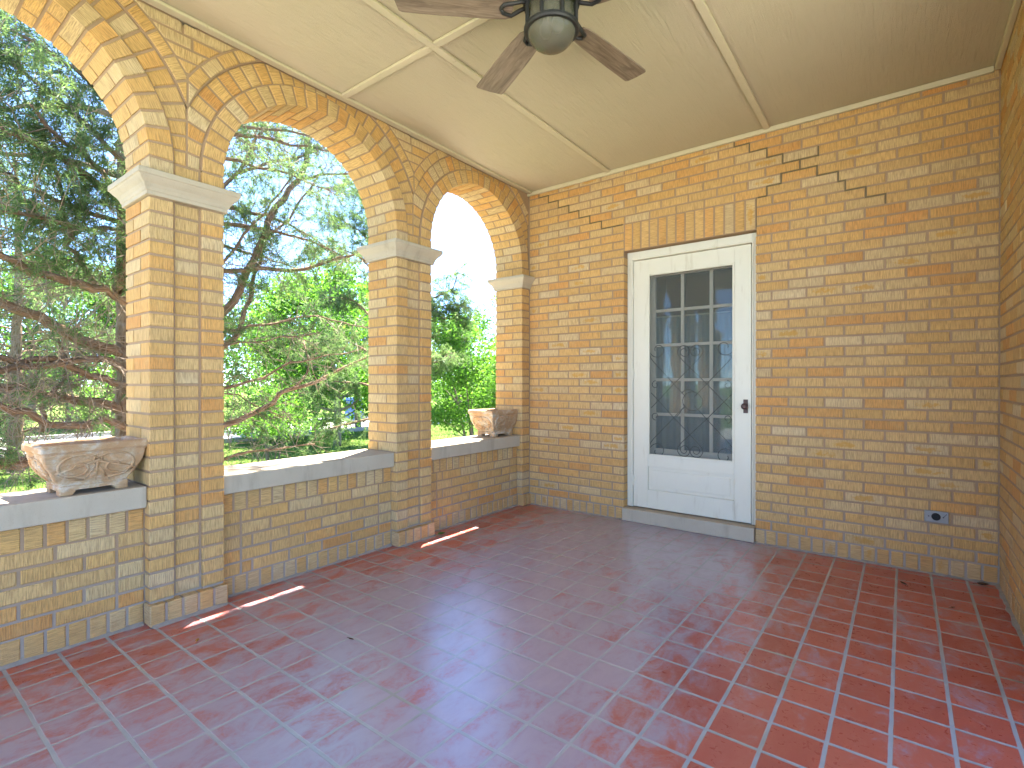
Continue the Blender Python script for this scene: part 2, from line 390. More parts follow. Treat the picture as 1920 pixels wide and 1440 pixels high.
F_ARC = (Vector((0,0,0)), Y, Z, X)          # u = y, v = z, facing the porch
W = 3.262; HC = 2.945; YEND = -6.10; SWEND = -1.55

def course_z(i): return .103 + i*C + JO*.5, .103 + (i+1)*C - JO*.5
# ---- back wall
JN = {}
hw = empty('house_wall', (1.6, 0, 0)); tag(hw, 'buff brick house wall at the end of the porch, holding the white screen door', 'wall')
hw.location = (0,0,0)
mb = MB()
DX0, DX1, DZ = .967, 1.984, 2.243
rowlock(mb, F_BACK, .004, .948, .004, .098, 0, -.06); rowlock(mb, F_BACK, 1.984, W-.006, .004, .098, 0, -.06)
for i in range(42):
    z0, z1 = course_z(i)
    if z1 > 2.95: break
    odd = i % 2
    if z1 < DZ + .01:
        row(mb, F_BACK, .004, DX0, z0, z1, 0, -.075 - .0, .0965 if odd else BL)
        JN[i] = row(mb, F_BACK, DX1, W-.005, z0, z1, 0, -.075, BL if odd else .0965)
    elif z1 < 2.470:
        row(mb, F_BACK, .004, DX0-.004, z0, z1, 0, -.06, .0965 if odd else BL)
        JN[i] = row(mb, F_BACK, DX1+.006, W-.005, z0, z1, 0, -.06, BL if odd else .0965)
    else:
        JN[i] = row(mb, F_BACK, .004, W-.005, z0, z1, 0, -.06, .0965 if odd else BL)
rowlock(mb, F_BACK, DX0+.008, DX1-.006, DZ+.008, 2.4665, 0, -.10, .058)
ob = mb.build('brickwork', M['brick'], hw)
mb = MB(); g = .0042
mb.box((-.40, g, 0), (DX0-.004, .30, 3.0)); mb.box((DX1+.004, g, 0), (W+.3, .30, 3.0)); mb.box((DX0-.004, g, DZ+.004), (DX1+.004, .30, 3.0))
mb.build('mortar', M['mortar'], hw)
# repointed stair-step cracks running off the lintel
mb = MB()
def crack(i0, x0, di, dx, n, y=.0012):
    x = x0; i = i0; last = None
    for _ in range(n):
        if i not in JN or not JN[i]: break
        xj = min(JN[i], key=lambda q: abs(q-(x+dx)))
        z0, z1 = course_z(i); zb = z0-JO if di > 0 else z1          # joint entered from
        a, b = min(x, xj)-.0045, max(x, xj)+.0045
        mb.box((a, y, zb+.001), (b, .0044, zb+JO-.001)); mb.box((xj-.0045, y+.0002, z0-.0005), (xj+.0045, .0044, z1+.0005))
        x = xj; i += di
    return x
crack(35, 2.0, 1, .11, 4); crack(41, 1.72, -1, .11, 10, .0018); crack(35, .95, 1, -.11, 7)
mb.box((DX1+.0005, .0012, DZ+.01), (DX1+.0058, .0044, 2.475))
mb.build('repointed_crack', M['grime'], hw)
# ---- side wall
sw = empty('side_wall'); tag(sw, 'buff brick side wall seen at a glancing angle beside the outlet corner', 'wall')
fr = (Vector((W,0,0)), -Y, Z, -X); mb = MB()
rowlock(mb, fr, .006, -SWEND, .004, .098, 0, -.06)
for i in range(42):
    z0, z1 = course_z(i); row(mb, fr, .006, -SWEND, z0, z1, 0, -.06, BL if i % 2 else .0965)
mb.build('brickwork', M['brick'], sw)
mb = MB(); mb.box((W+g, SWEND+.005, 0), (W+.3, 0, 3.0)); mb.build('mortar', M['mortar'], sw)

# ---- arcade
arc = empty('brick_arcade'); tag(arc, 'buff brick arcade of round arches on square piers with limestone capitals', 'arcade')
T = .315; CAPB, CAPT, SPZ = 2.033, 2.143, 2.222
HD = .1045; RIN = .5765
piers = [(-1.6099-1.4875*k, -1.2728-1.4875*k) for k in range(4)]
def capital(y0, y1, x1=0.0, x0=-T, par=None):
    mb = MB(); prof = [(.004, CAPB), (.014, CAPB+.002), (.014, CAPB+.018), (.018, CAPB+.022), (.022, CAPB+.035), (.031, CAPB+.05), (.043, CAPB+.063), (.052, CAPB+.075), (.055, CAPB+.081), (.060, CAPB+.083), (.060, CAPT-.003), (.057, CAPT), (.004, CAPT)]
    rings = [[mb.vert(p) for p in ((x0-o, y0-o, z), (x1+o, y0-o, z), (x1+o, y1+o, z), (x0-o, y1+o, z))] for o, z in prof]
    for A, B in zip(rings, rings[1:]):
        for j in range(4): mb.face((A[j], A[(j+1)%4], B[(j+1)%4], B[j]))
    mb.face(rings[0][::-1]); mb.face(rings[-1])
    return soft(mb.build('capital', M['stone'], par), .003, 2)
def pier(y0, y1):
    mb = MB(); w = y1-y0; h = (w-2*JO)/3
    cols = [(y0, y0+h), (y0+h+JO, y0+2*h+JO), (y0+2*h+2*JO, y1)]
    zs = [(.108 + i*(CAPB-.108)/28 + JO*.5, .108+(i+1)*(CAPB-.108)/28 - JO*.5) for i in range(28)] + [(CAPB+.002, CAPT-.002), (CAPT+.004, SPZ-.006)]
    for i, (z0, z1) in enumerate(zs):
        for c, (a, b) in enumerate(cols):
            n1 = -.015 if c == 1 else 0.0
            if c == 1: brick(mb, rect(a, b, z0, z1), F_ARC, n1, -T, back=True); continue
            d = HD if (i+(c == 2)) % 2 else .2
            brick(mb, rect(a, b, z0, z1), F_ARC, n1, -d)
            brick(mb, rect(a, b, z0, z1), F_ARC, -d-JO, -T, ch=.001, back=True)
    o = mb.build('pier', M['brick'], arc)
    mb = MB(); e = .0048
    mb.box((-T+e, y0+e, 0), (-.0195, y1-e, SPZ)); mb.box((-.0195, y0+e, .01), (-.0045, y0+h-.002, SPZ), skip=''); mb.box((-.0195, y1-h+.002, .01), (-.0045, y1-e, SPZ))
    mb.build('mortar', M['mortar'], o)
    mb = MB(); p = .03; fr = F_ARC
    rowlock(mb, fr, y0-.004, y1+.004, .004, .102, p, -.05)
    for s, yy in ((0, y0), (1, y1)):
        f2 = (Vector((0, yy, 0)), -X if s else X, Z, Y if s else -Y)
        if s: rowlock(mb, f2, -p+.002, .05, .004, .102, .006, -.02)
        else: rowlock(mb, f2, -.05, p-.002, .004, .102, .006, -.02)
    pl = mb.build('plinth', M['brick'], o)
    mb = MB(); mb.box((-.06, y0-.001, 0), (p-.006, y1+.001, .0985)); mb.build('plinth_mortar', M['mortar'], o)
    capital(y0, y1, par=o)
    return o
for a, b in piers: pier(a, b)
# corner pilaster against the house wall
mb = MB(); ya, yb = -.118, -.002
zs = [(.108 + i*(CAPB-.108)/28 + JO*.5, .108+(i+1)*(CAPB-.108)/28 - JO*.5) for i in range(28)] + [(CAPB+.002, CAPT-.002), (CAPT+.004, SPZ-.006)]
for i, (z0, z1) in enumerate(zs):
    d = HD if i % 2 else .2
    brick(mb, rect(ya, yb, z0, z1), F_ARC, 0, -d); brick(mb, rect(ya, yb, z0, z1), F_ARC, -d-JO, -T, ch=.001, back=True)
rowlock(mb, F_ARC, ya-.002, yb, .004, .102, .018, -.05)
pil = mb.build('corner_pilaster', M['brick'], arc)
mb = MB(); mb.box((-T+.006, ya+.006, 0), (-.0065, 0.0, SPZ)); mb.build('mortar', M['mortar'], pil)
capital(ya, .10, par=pil)

bays = [(piers[0][1], -.118, (piers[0][0]+piers[0][1])/2, -.003)]
for k in range(3): bays.append((piers[k+1][1], piers[k][0], (piers[k+1][0]+piers[k+1][1])/2, (piers[k][0]+piers[k][1])/2))
R1, R2, R3 = RIN+.107, RIN+.222, RIN+.288      # ring outer radii
def arch(b):
    ya, yb, ml, mr = b; yc = (ya+yb)/2; rin = (yb-ya)/2; ZT = 2.932
    top = lambda p: clip(clip(clip(p, 0, 1, ZT), -1, 0, -(ml+.0055)), 1, 0, mr-.0055)
    mb = MB()
    r1, r2, r3 = rin+.107, rin+.222, rin+.290
    def vous(ra, rb, n, n1, i, depth=None, ld='r', zmin=None):
        da = math.pi/n; g0 = JO/2/ra; g1 = JO/2/rb
        a0, a1 = i*da, (i+1)*da
        po = []
        st = 2 if n < 30 else 1
        po += [(yc+ra*math.cos(a0+g0), SPZ+ra*math.sin(a0+g0)), (yc+rb*math.cos(a0+g1), SPZ+rb*math.sin(a0+g1)), (yc+rb*math.cos((a0+a1)/2), SPZ+rb*math.sin((a0+a1)/2)),
               (yc+rb*math.cos(a1-g1), SPZ+rb*math.sin(a1-g1)), (yc+ra*math.cos(a1-g0), SPZ+ra*math.sin(a1-g0))]
        am = (a0+a1)/2
        return top(po), ((math.cos(am), math.sin(am)) if ld == 'r' else (-math.sin(am), math.cos(am)))
    n = 27
    for i in range(n):
        po, ld = vous(rin, r1-.004, n, 0, i)
        d = HD if i % 2 else .2
        brick(mb, po, F_ARC, rnd.uniform(-.001,.002), -d, ld); brick(mb, po, F_ARC, -d-JO, -T, ld, ch=.001, back=True)
    n = 31
    for i in range(n):
        po, ld = vous(r1+.007, r2-.004, n, 0, i); brick(mb, po, F_ARC, -.014, -.06, ld)
    n = 24
    for i in range(n):
        po, ld = vous(r2+.007, r3-.003, n, 0, i, ld='t'); brick(mb, po, F_ARC, -.003, -.06, ld)
    ar = mb.build('arch', M['brick'], arc)
    # mortar: ring faces, soffit and the face up to the ceiling
    mb = MB(); N = 54; lim = lambda y, z: (min(max(y, ml), mr), min(z, 2.96))
    rs = [rin+.004, r1+.001, r2+.001, 1.0]; ns = [-.0048, -.0190, -.0075]
    for k in range(N):
        a0, a1 = math.pi*k/N, math.pi*(k+1)/N
        for q in range(3):
            ra, rb = rs[q], rs[q+1]
            po = [(yc+ra*math.cos(a0), SPZ+ra*math.sin(a0)), (yc+rb*math.cos(a0), SPZ+rb*math.sin(a0)), (yc+rb*math.cos(a1), SPZ+rb*math.sin(a1)), (yc+ra*math.cos(a1), SPZ+ra*math.sin(a1))]
            po = clip(clip(clip(po, 0, 1, 2.96), -1, 0, -ml), 1, 0, mr)
            if len(po) >= 3:
                mb.face([mb.vert((ns[q], u, v)) for u, v in po])
                mb.face([mb.vert((-T+.004, u, v)) for u, v in po[::-1]])
            # riser between the ring faces
            if q:
                A, B = po_a = (yc+ra*math.cos(a0), SPZ+ra*math.sin(a0)), (yc+ra*math.cos(a1), SPZ+ra*math.sin(a1))
                if ml < A[0] < mr and ml < B[0] < mr and max(A[1], B[1]) < 2.96:
                    mb.quad((ns[q-1], *A), (ns[q-1], *B), (ns[q], *B), (ns[q], *A))
        A = (yc+rs[0]*math.cos(a0), SPZ+rs[0]*math.sin(a0)); B = (yc+rs[0]*math.cos(a1), SPZ+rs[0]*math.sin(a1))
        mb.quad((-.0048, *A), (-.0048, *B), (-T+.004, *B), (-T+.004, *A))
    mb.build('mortar', M['mortar'], ar)
    return r3, yc
geo = [arch(b) for b in bays]
# spandrel brickwork between neighbouring arches
for k in range(len(bays)-1):
    mid = bays[k][2]; yr, yl = geo[k][1], geo[k+1][1]; r3 = geo[k][0]+.008
    mb = MB(); z0 = SPZ+math.sqrt(max(.01, r3*r3-(yr-mid)**2))+.004; i = 0
    zt = 2.930; h = (zt-z0)/4
    while i < 4:
        a, b = z0+i*h+JO/2, z0+(i+1)*h-JO/2
        ya = lambda z: yl+math.sqrt(max(1e-4, r3*r3-(z-SPZ)**2)); yb = lambda z: yr-math.sqrt(max(1e-4, r3*r3-(z-SPZ)**2))
        lo, hi = ya(b), yb(b); cut = mid + rnd.uniform(-.05, .05)
        segs = [(lo, hi)] if hi-lo < .24 else [(lo, cut-JO/2), (cut+JO/2, hi)]
        for s0, s1 in segs:
            po = rect(s0, s1, a, b)
            # left and right ends follow the extrados
            if s0 == lo: po = clip(po, -(b-a), (ya(b)-ya(a)), -(b-a)*ya(a)+(ya(b)-ya(a))*a)
            if s1 == hi: po = clip(po, (b-a), -(yb(b)-yb(a)), (b-a)*yb(a)-(yb(b)-yb(a))*a)
            brick(mb, po, F_ARC, -.002, -.05)
        i += 1
    mb.build('spandrel', M['brick'], arc)
# low walls with limestone sills
WF = -.055
for k, b in enumerate(bays):
    ya, yb = b[0], b[1]; mb = MB()
    rowlock(mb, F_ARC, ya+.006, yb-.006, .004, .098, WF, WF-.05); rowlock(mb, F_ARC, ya+.006, yb-.006, .457, .552, WF, WF-.05)
    e = .0985
    for i in range(5):
        z0 = .098 + JO*.75 + i*(.457-.098-JO*.5)/5; z1 = z0 + (.457-.098-JO*.5)/5 - JO
        brick(mb, rect(ya+.006, ya+.006+e, z0, z1), F_ARC, WF, WF-.05); brick(mb, rect(yb-.006-e, yb-.006, z0, z1), F_ARC, WF, WF-.05)
        row(mb, F_ARC, ya+.006+e+JO, yb-.006-e-JO, z0, z1, WF, WF-.05, .05 if i % 2 == 0 else .155)
    lw = mb.build('low_wall', M['brick'], arc)
    mb = MB(); mb.box((-.27, ya-.01, 0), (WF-.0045, yb+.01, .557)); mb.build('mortar', M['mortar'], lw)
    mb = MB(); mb.box((-.352, ya+.002, .558), (-.022, yb-.002, .66)); soft(mb.build('sill', M['stone'], lw), .006, 2)

# cement smear where the walls meet the tiles
def fillet(P, nrm, par, w=.016, h=.013):
    P0, P1 = Vector(P[0]), Vector(P[1]); n = max(3, int((P1-P0).length/.05)); nv = Vector(nrm); mb = MB(); pr = None
    for k in range(n+1):
        p = P0+(P1-P0)*k/n; a = rnd.uniform(.6, 1.25)
        q = [mb.vert(p+Vector((0,0,h*a))-nv*.004), mb.vert(p+nv*w*a*.45+Vector((0,0,h*a*.6))), mb.vert(p+nv*w*a*1.2+Vector((0,0,.0006)))]
        if pr:
            for j in range(2): mb.face((pr[j], pr[j+1], q[j+1], q[j]))
        pr = q
    return mb.build('cement_fillet', M['cement'], par, smooth=True, fix=True)
fillet([(.02, 0, 0), (.95, 0, 0)], (0,-1,0), hw); fillet([(1.985, 0, 0), (W, 0, 0)], (0,-1,0), hw); fillet([(W, 0, 0), (W, SWEND, 0)], (-1,0,0), sw)
for b in bays[:2]: fillet([(WF, b[0]+.01, 0), (WF, b[1]-.01, 0)], (1,0,0), arc)
for b in bays[2:]: fillet([(WF, b[0]+.01, 0), (WF, b[1]-.01, 0)], (1,0,0), arc)
for a, b in piers: fillet([(.031, a, 0), (.031, b, 0)], (1,0,0), arc)
# ---- floor, ceiling, roof
mb = MB(); mb.box((-.36, YEND-.3, -.5), (W+.3, .32, 0)); fl = mb.build('porch_floor', M['tile']); tag(fl, 'worn red quarry tile porch floor with pale grey grout', 'floor', kind='structure')
ce = empty('porch_ceiling'); tag(ce, 'tan painted panel ceiling of the porch with thin battens', 'ceiling')
mb = MB(); mb.box((-.30, YEND, HC), (W+.2, .2, HC+.02)); mb.build('panel', M['ceil'], ce)
def strip(lo, hi, name='batten'):
    mb = MB(); mb.box(lo, hi); return soft(mb.build(name, M['trim'], ce), .004, 2)
bz = HC-.016
ys = [-2.068-1.83*k for k in range(3)]
for x in (.838, 2.062):
    strip((x-.021, YEND, bz), (x+.021, -.03, HC-.001))
for y in ys:
    for x0, x1 in ((.052, .817), (.859, 2.041), (2.083, W-.03)):
        strip((x0, y-.021, bz-.001), (x1, y+.021, HC-.001))
mo = lambda lo, hi: strip(lo, hi, 'crown_moulding')
mo((-.012, -.026, HC-.034), (W-.028, -.001, HC-.001)); mo((W-.026, YEND, HC-.034), (W-.001, -.028, HC-.001)); mo((.002, YEND, HC-.018), (.05, -.028, HC-.001))
mb = MB(); mb.box((-.462, YEND-.2, 2.965), (W+.5, .35, 3.2)); mb.build('roof', M['trim'], ce)

# ------------------------------------------------------------------ door
sd = empty('screen_door', (0,0,0)); tag(sd, 'white wooden screen door with scrolled iron grille and dark knob', 'door')
DY = .07
mb = MB()
mb.box((DX0+.002, DY-.006, .112), (1.019, .2, DZ-.0)); mb.box((1.944, DY-.006, .112), (DX1-.002, .2, DZ)); mb.box((1.019, DY-.006, 2.172), (1.944, .2, DZ))
mb.box((1.006, DY-.014, .112), (1.0165, DY-.004, 2.18)); mb.box((1.9465, DY-.014, .112), (1.957, DY-.004, 2.18)); mb.box((1.006, DY-.014, 2.1745), (1.957, DY-.0041, 2.186))
soft(mb.build('door_frame', M['white'], sd), .003, 2)
x0, x1, z0, z1 = 1.022, 1.9395, .116, 2.167; gx0, gx1, gz0, gz1 = 1.148, 1.822, .548, 2.044
mb = MB(); a, b = DY, DY+.036
mb.box((x0, a, z0), (gx0, b, z1)); mb.box((gx1, a, z0), (x1, b, z1)); mb.box((gx0, a+.0006, gz1), (gx1, b, z1)); mb.box((gx0, a+.0006, .458), (gx1, b, gz0)); mb.box((gx0, a+.0006, z0), (gx1, b, .268))
soft(mb.build('stile_frame', M['white'], sd), .0025, 2)
mb = MB(); mb.box((gx0, a+.011, .268), (gx1, b-.004, .458)); mb.box((gx0+.03, a+.005, .295), (gx1-.03, a+.012, .432)); soft(mb.build('lower_panel', M['white'], sd), .004, 2)
mb = MB()
for lo, hi in (((gx0, gz0), (gx0+.014, gz1)), ((gx1-.014, gz0), (gx1, gz1)), ((gx0+.014, gz0), (gx1-.014, gz0+.016)), ((gx0+.014, gz1-.014), (gx1-.014, gz1))):
    mb.box((lo[0], a-.004, lo[1]), (hi[0], a+.014, hi[1]))
soft(mb.build('screen_bead', M['white'], sd), .003, 2)
mb = MB(); mb.quad((gx0+.01, a+.018, gz0+.01), (gx1-.01, a+.018, gz0+.01), (gx1-.01, a+.018, gz1-.01), (gx0+.01, a+.018, gz1-.01)); mb.build('insect_screen', M['screen'], sd)
# iron scroll grille
mb = MB(); cx, cz, gy = 1.485, 1.004, a+.025
def wire(pts, r=.0030):
    P = [Vector((cx+u, gy+rnd.uniform(-.001,.001), cz+v)) for u, v in pts]; mb.tube(P, r, 5)
def spiral(c, r0, r1, a0, a1, n=26):
    return [(c[0]+(r0+(r1-r0)*k/n)*math.cos(R(a0+(a1-a0)*k/n)), c[1]+(r0+(r1-r0)*k/n)*math.sin(R(a0+(a1-a0)*k/n))) for k in range(n+1)]
for sy in (1, -1):
    for sx in (1, -1):
        mir = lambda P: [(sx*u, sy*v) for u, v in P]
        # heart lobe running into the long diagonal, ending past the side crossing
        P = spiral((.040, .400), .016, .052, 470, 130, 22)[0:0] + spiral((.045, .392), .018, .055, 540, 0, 34)
        P += [(.096, .370), (.06, .325), (0, .265), (-.13, .135), (-.255, .003), (-.318, -.062)]
        wire(mir(P))
        # corner scroll and its diagonal into the middle
        P = spiral((-.262, .415), .022, .068, 560, 200, 34) + [(-.333, .385), (-.322, .348), (-.297, .315), (-.13, .137), (-.035, .035)]
        wire(mir(P))
        wire(mir(spiral((-.283, .13), .012, .036, 430, 60, 22) + [(-.262, .17), (-.30, .155)] if False else spiral((-.281, .128), .011, .034, 440, 90, 22)))
# S scroll round the middle
wire(spiral((.02, .0), .072, .078, 20, 220, 24) + [(-.065, -.07), (-.082, -.10), (-.11, -.13)]); wire(spiral((.02, .0), .072, .078, 200, 380, 24)); wire([(-.065, .07), (-.045, .08)] + spiral((-.02, .02), .062, .08, 140, 20, 14))
mb.build('scroll_grille', M['grille'], sd, smooth=True)
mb = MB(); mb.box((1.886, a-.004, .925), (1.918, a+.002, 1.026)); mb.lathe([(0, .052), (.012, .052), (.021, .046), (.024, .037), (.02, .027), (.010, .02), (.009, 0), (.012, 0)], 20)
for i in range(8, len(mb.v)):
    x, y, z = mb.v[i]; mb.v[i] = (1.902+x, a-.003-z, .976+y)
soft(mb.build('door_knob', M['knob'], sd, fix=True), .002, 2)
for zz in (1.90, 1.22, .335):
    mb = MB(); mb.tube([(1.0195, DY-.0075, zz-.045), (1.0195, DY-.0075, zz+.045)], .0055, 8); mb.box((1.022, a-.0025, zz-.04), (1.05, a+.001, zz+.04)); soft(mb.build('hinge', M['white'], sd, fix=True), .001, 1)
mb = MB(); mb.box((.955, -.016, .001), (1.978, .205, .106)); soft(mb.build('stone_threshold', M['stone'], sd), .006, 2)
# inner french door
fd = empty('french_door'); tag(fd, 'white glazed inner door of fifteen panes behind the insect screen', 'door')
FY = .165; mb = MB(); fx0, fx1, fz0, fz1 = 1.024, 1.94, .12, 2.165; ux0, ux1, uz0, uz1 = 1.172, 1.852, .60, 2.035
mb.box((fx0, FY, fz0), (ux0, FY+.035, fz1)); mb.box((ux1, FY, fz0), (fx1, FY+.035, fz1)); mb.box((ux0, FY+.0005, uz1), (ux1, FY+.035, fz1)); mb.box((ux0, FY+.0005, fz0), (ux1, FY+.035, uz0))
soft(mb.build('door_leaf', M['white'], fd), .003, 2)
mb = MB()
for i in (1, 2): x = ux0+(ux1-ux0)*i/3; mb.box((x-.013, FY+.004, uz0), (x+.013, FY+.03, uz1))
for i in range(1, 5):
    z = uz0+(uz1-uz0)*i/5
    for j in range(3):
        xa = ux0+(ux1-ux0)*j/3+(.013 if j else 0); xb = ux0+(ux1-ux0)*(j+1)/3-(.013 if j < 2 else 0); mb.box((xa, FY+.005, z-.012), (xb, FY+.029, z+.012))
soft(mb.build('muntins', M['white'], fd), .003, 2)
for i in range(3):
    for j in range(5):
        xa, xb = ux0+(ux1-ux0)*i/3, ux0+(ux1-ux0)*(i+1)/3; za, zb = uz0+(uz1-uz0)*j/5, uz0+(uz1-uz0)*(j+1)/5
        mb = MB(); mb.box((xa+.004, FY+.015, za+.004), (xb-.004, FY+.018, zb-.004)); mb.build('pane', M['pane'], fd)
cu = MB(); n = 90
prof = [(1.10+.80*k/n, .255+.013*math.sin(k*.95)+.006*math.sin(k*.37+1)) for k in range(n+1)]
for (xa, yaa), (xb, ybb) in zip(prof, prof[1:]):
    cu.quad((xa, yaa, .5), (xb, ybb, .5), (xb, ybb-.0, 1.70), (xa, yaa, 1.70))
co = cu.build('sheer_curtain', M['curtain'], None, smooth=True, fix=True); tag(co, 'gathered grey sheer curtain hanging inside the glazed door', 'curtain')
sm = co.modifiers.new('s', 'SOLIDIFY'); sm.thickness = .002
mb = MB(); mb.tube([(1.08, .255, 1.705), (1.92, .255, 1.705)], .007, 8); mb.build('curtain_rod', M['white'], co)
mb = MB()   # the dim room behind
mb.box((.2, .302, -.02), (3.4, 3.0, 2.9)); ro = mb.build('room_interior', M['dark']); tag(ro, 'dim plastered room seen through the top door panes', 'room', kind='structure')
me = ro.data
import bmesh
bm = bmesh.new(); bm.from_mesh(me)
bmesh.ops.delete(bm, geom=[f for f in bm.faces if abs(f.calc_center_median().y-.302) < 1e-3], context='FACES'); bmesh.ops.reverse_faces(bm, faces=bm.faces); bm.to_mesh(me); bm.free()

# ------------------------------------------------------------------ outlet
ou = empty('wall_outlet'); tag(ou, 'small zinc outdoor outlet plate with round black cover, low on the brick wall', 'outlet')
mb = MB(); mb.box((2.929, -.010, .312), (3.043, -.0, .382)); soft(mb.build('cover_plate', M['steel'], ou), .003, 2)
mb = MB(); mb.lathe([(0, .010), (.016, .010), (.021, .007), (.022, 0), (.022, -.001)], 24)
mb.v = [(2.984+x, -.0102-z, .348+y) for x, y, z in mb.v]; mb.box((2.970, -.0225, .3455), (2.998, -.0195, .3505)); mb.build('round_cap', M['black'], ou, fix=True)
for dx in (-.034, .034):
    mb = MB(); mb.tube([(2.984+dx, -.0095, .348), (2.984+dx, -.0125, .348)], .0035, 8); mb.build('screw', M['black'], ou, fix=True)
mb = MB()
for k in range(3): mb.box((3.020+k*.005, -.0112, .352+k*.006), (3.024+k*.005, -.0098, .357+k*.006))
mb.build('stamped_marks', M['black'], ou)

# ------------------------------------------------------------------ ceiling fan
FX, FYc = 1.636, -2.150
fan = empty('ceiling_fan'); tag(fan, 'five bladed ceiling fan in weathered wood with a clear glass lantern light', 'ceiling fan')
mb = MB(); mb.lathe([(0, .205), (.062, .205), (.064, .19), (.05, .17), (.016, .16), (.016, .12), (.055, .115), (.105, .10), (.122, .075), (.124, .03), (.118, .005), (.105, 0), (0, 0)], 36, (FX, FYc, HC-.206)); mb.build('motor_housing', M['iron'], fan, smooth=True, fix=True)
mb = MB(); mb.lathe([(.099, .0), (.113, 0), (.118, .006), (.118, .016), (.111, .022), (.099, .022)], 40, (FX, FYc, 2.634))
mb.lathe([(.101, .0), (.115, 0), (.115, .016), (.101, .016)], 40, (FX, FYc, 2.742))
for k in range(8):
    an = 2*math.pi*k/8+.2; px, py = FX+.110*math.cos(an), FYc+.110*math.sin(an)
    mb.tube([(px, py, 2.645), (px, py, 2.75)], .0085, 6)
mb.build('lantern_cage', M['iron'], fan, fix=True)
mb = MB(); mb.lathe([(.1015, .184)] + [(.1015, .084)] + [(.1015*math.cos(R(q))**.8, .080-.080*math.sin(R(q))) for q in range(0, 91, 9)], 40, (FX, FYc, 2.566)); go = mb.build('glass_globe', M['globe'], fan, smooth=True, fix=True)
s_ = go.modifiers.new('s', 'SOLIDIFY'); s_.thickness = .003
mb = MB()
for dx in (-.03, .03): mb.lathe([(0, .0), (.014, .004), (.024, .02), (.027, .04), (.02, .062), (.013, .075), (.013, .1), (0, .1)], 16, (FX+dx, FYc, 2.622))
mb.build('lamp_bulb', plain('frosted_bulb', (.7,.68,.6), .4, 0, .5, .05, 5, 0), fan, smooth=True, fix=True)
for k in range(5):
    an = R(81.5+72*k); e = Vector((math.cos(an), math.sin(an), 0)); s = Vector((-math.sin(an), math.cos(an), 0)); c0 = Vector((FX, FYc, 2.722))
    tl = R(9); sn = (s*math.cos(tl)+Z*math.sin(tl)); nn = e.cross(sn).normalized()
    out = [(.165, -.045), (.19, -.056), (.30, -.064), (.50, -.0705), (.625, -.072), (.640, -.066), (.660, .0), (.672, .062), (.664, .072), (.50, .0705), (.30, .064), (.19, .056), (.165, .045)]
    mb = MB(); lo = [mb.vert(c0+e*r+sn*w-nn*.0035) for r, w in out]; hi = [mb.vert(c0+e*r+sn*w+nn*.0035) for r, w in out]
    mb.face(lo[::-1], [(r, w+k) for r, w in out[::-1]]); mb.face(hi, [(r, w+k) for r, w in out])
    for i in range(len(out)):
        j = (i+1) % len(out); mb.face((lo[i], lo[j], hi[j], hi[i]), [(out[i][0], out[i][1]+k), (out[j][0], out[j][1]+k)]*2)
    bl = soft(mb.build('blade', M['wood'], fan), .0015, 2)
    mb = MB()
    for sg in (1, -1): mb.tube([c0+e*.105+s*.014*sg+Z*.018, c0+e*.13+s*.026*sg+Z*.012, c0+e*.17+sn*.030*sg-nn*.008, c0+e*.205+sn*.020*sg-nn*.0085, c0+e*.216-nn*.0085], .0085, 8)
    mb.build('blade_bracket', M['iron'], bl, smooth=True, fix=True)

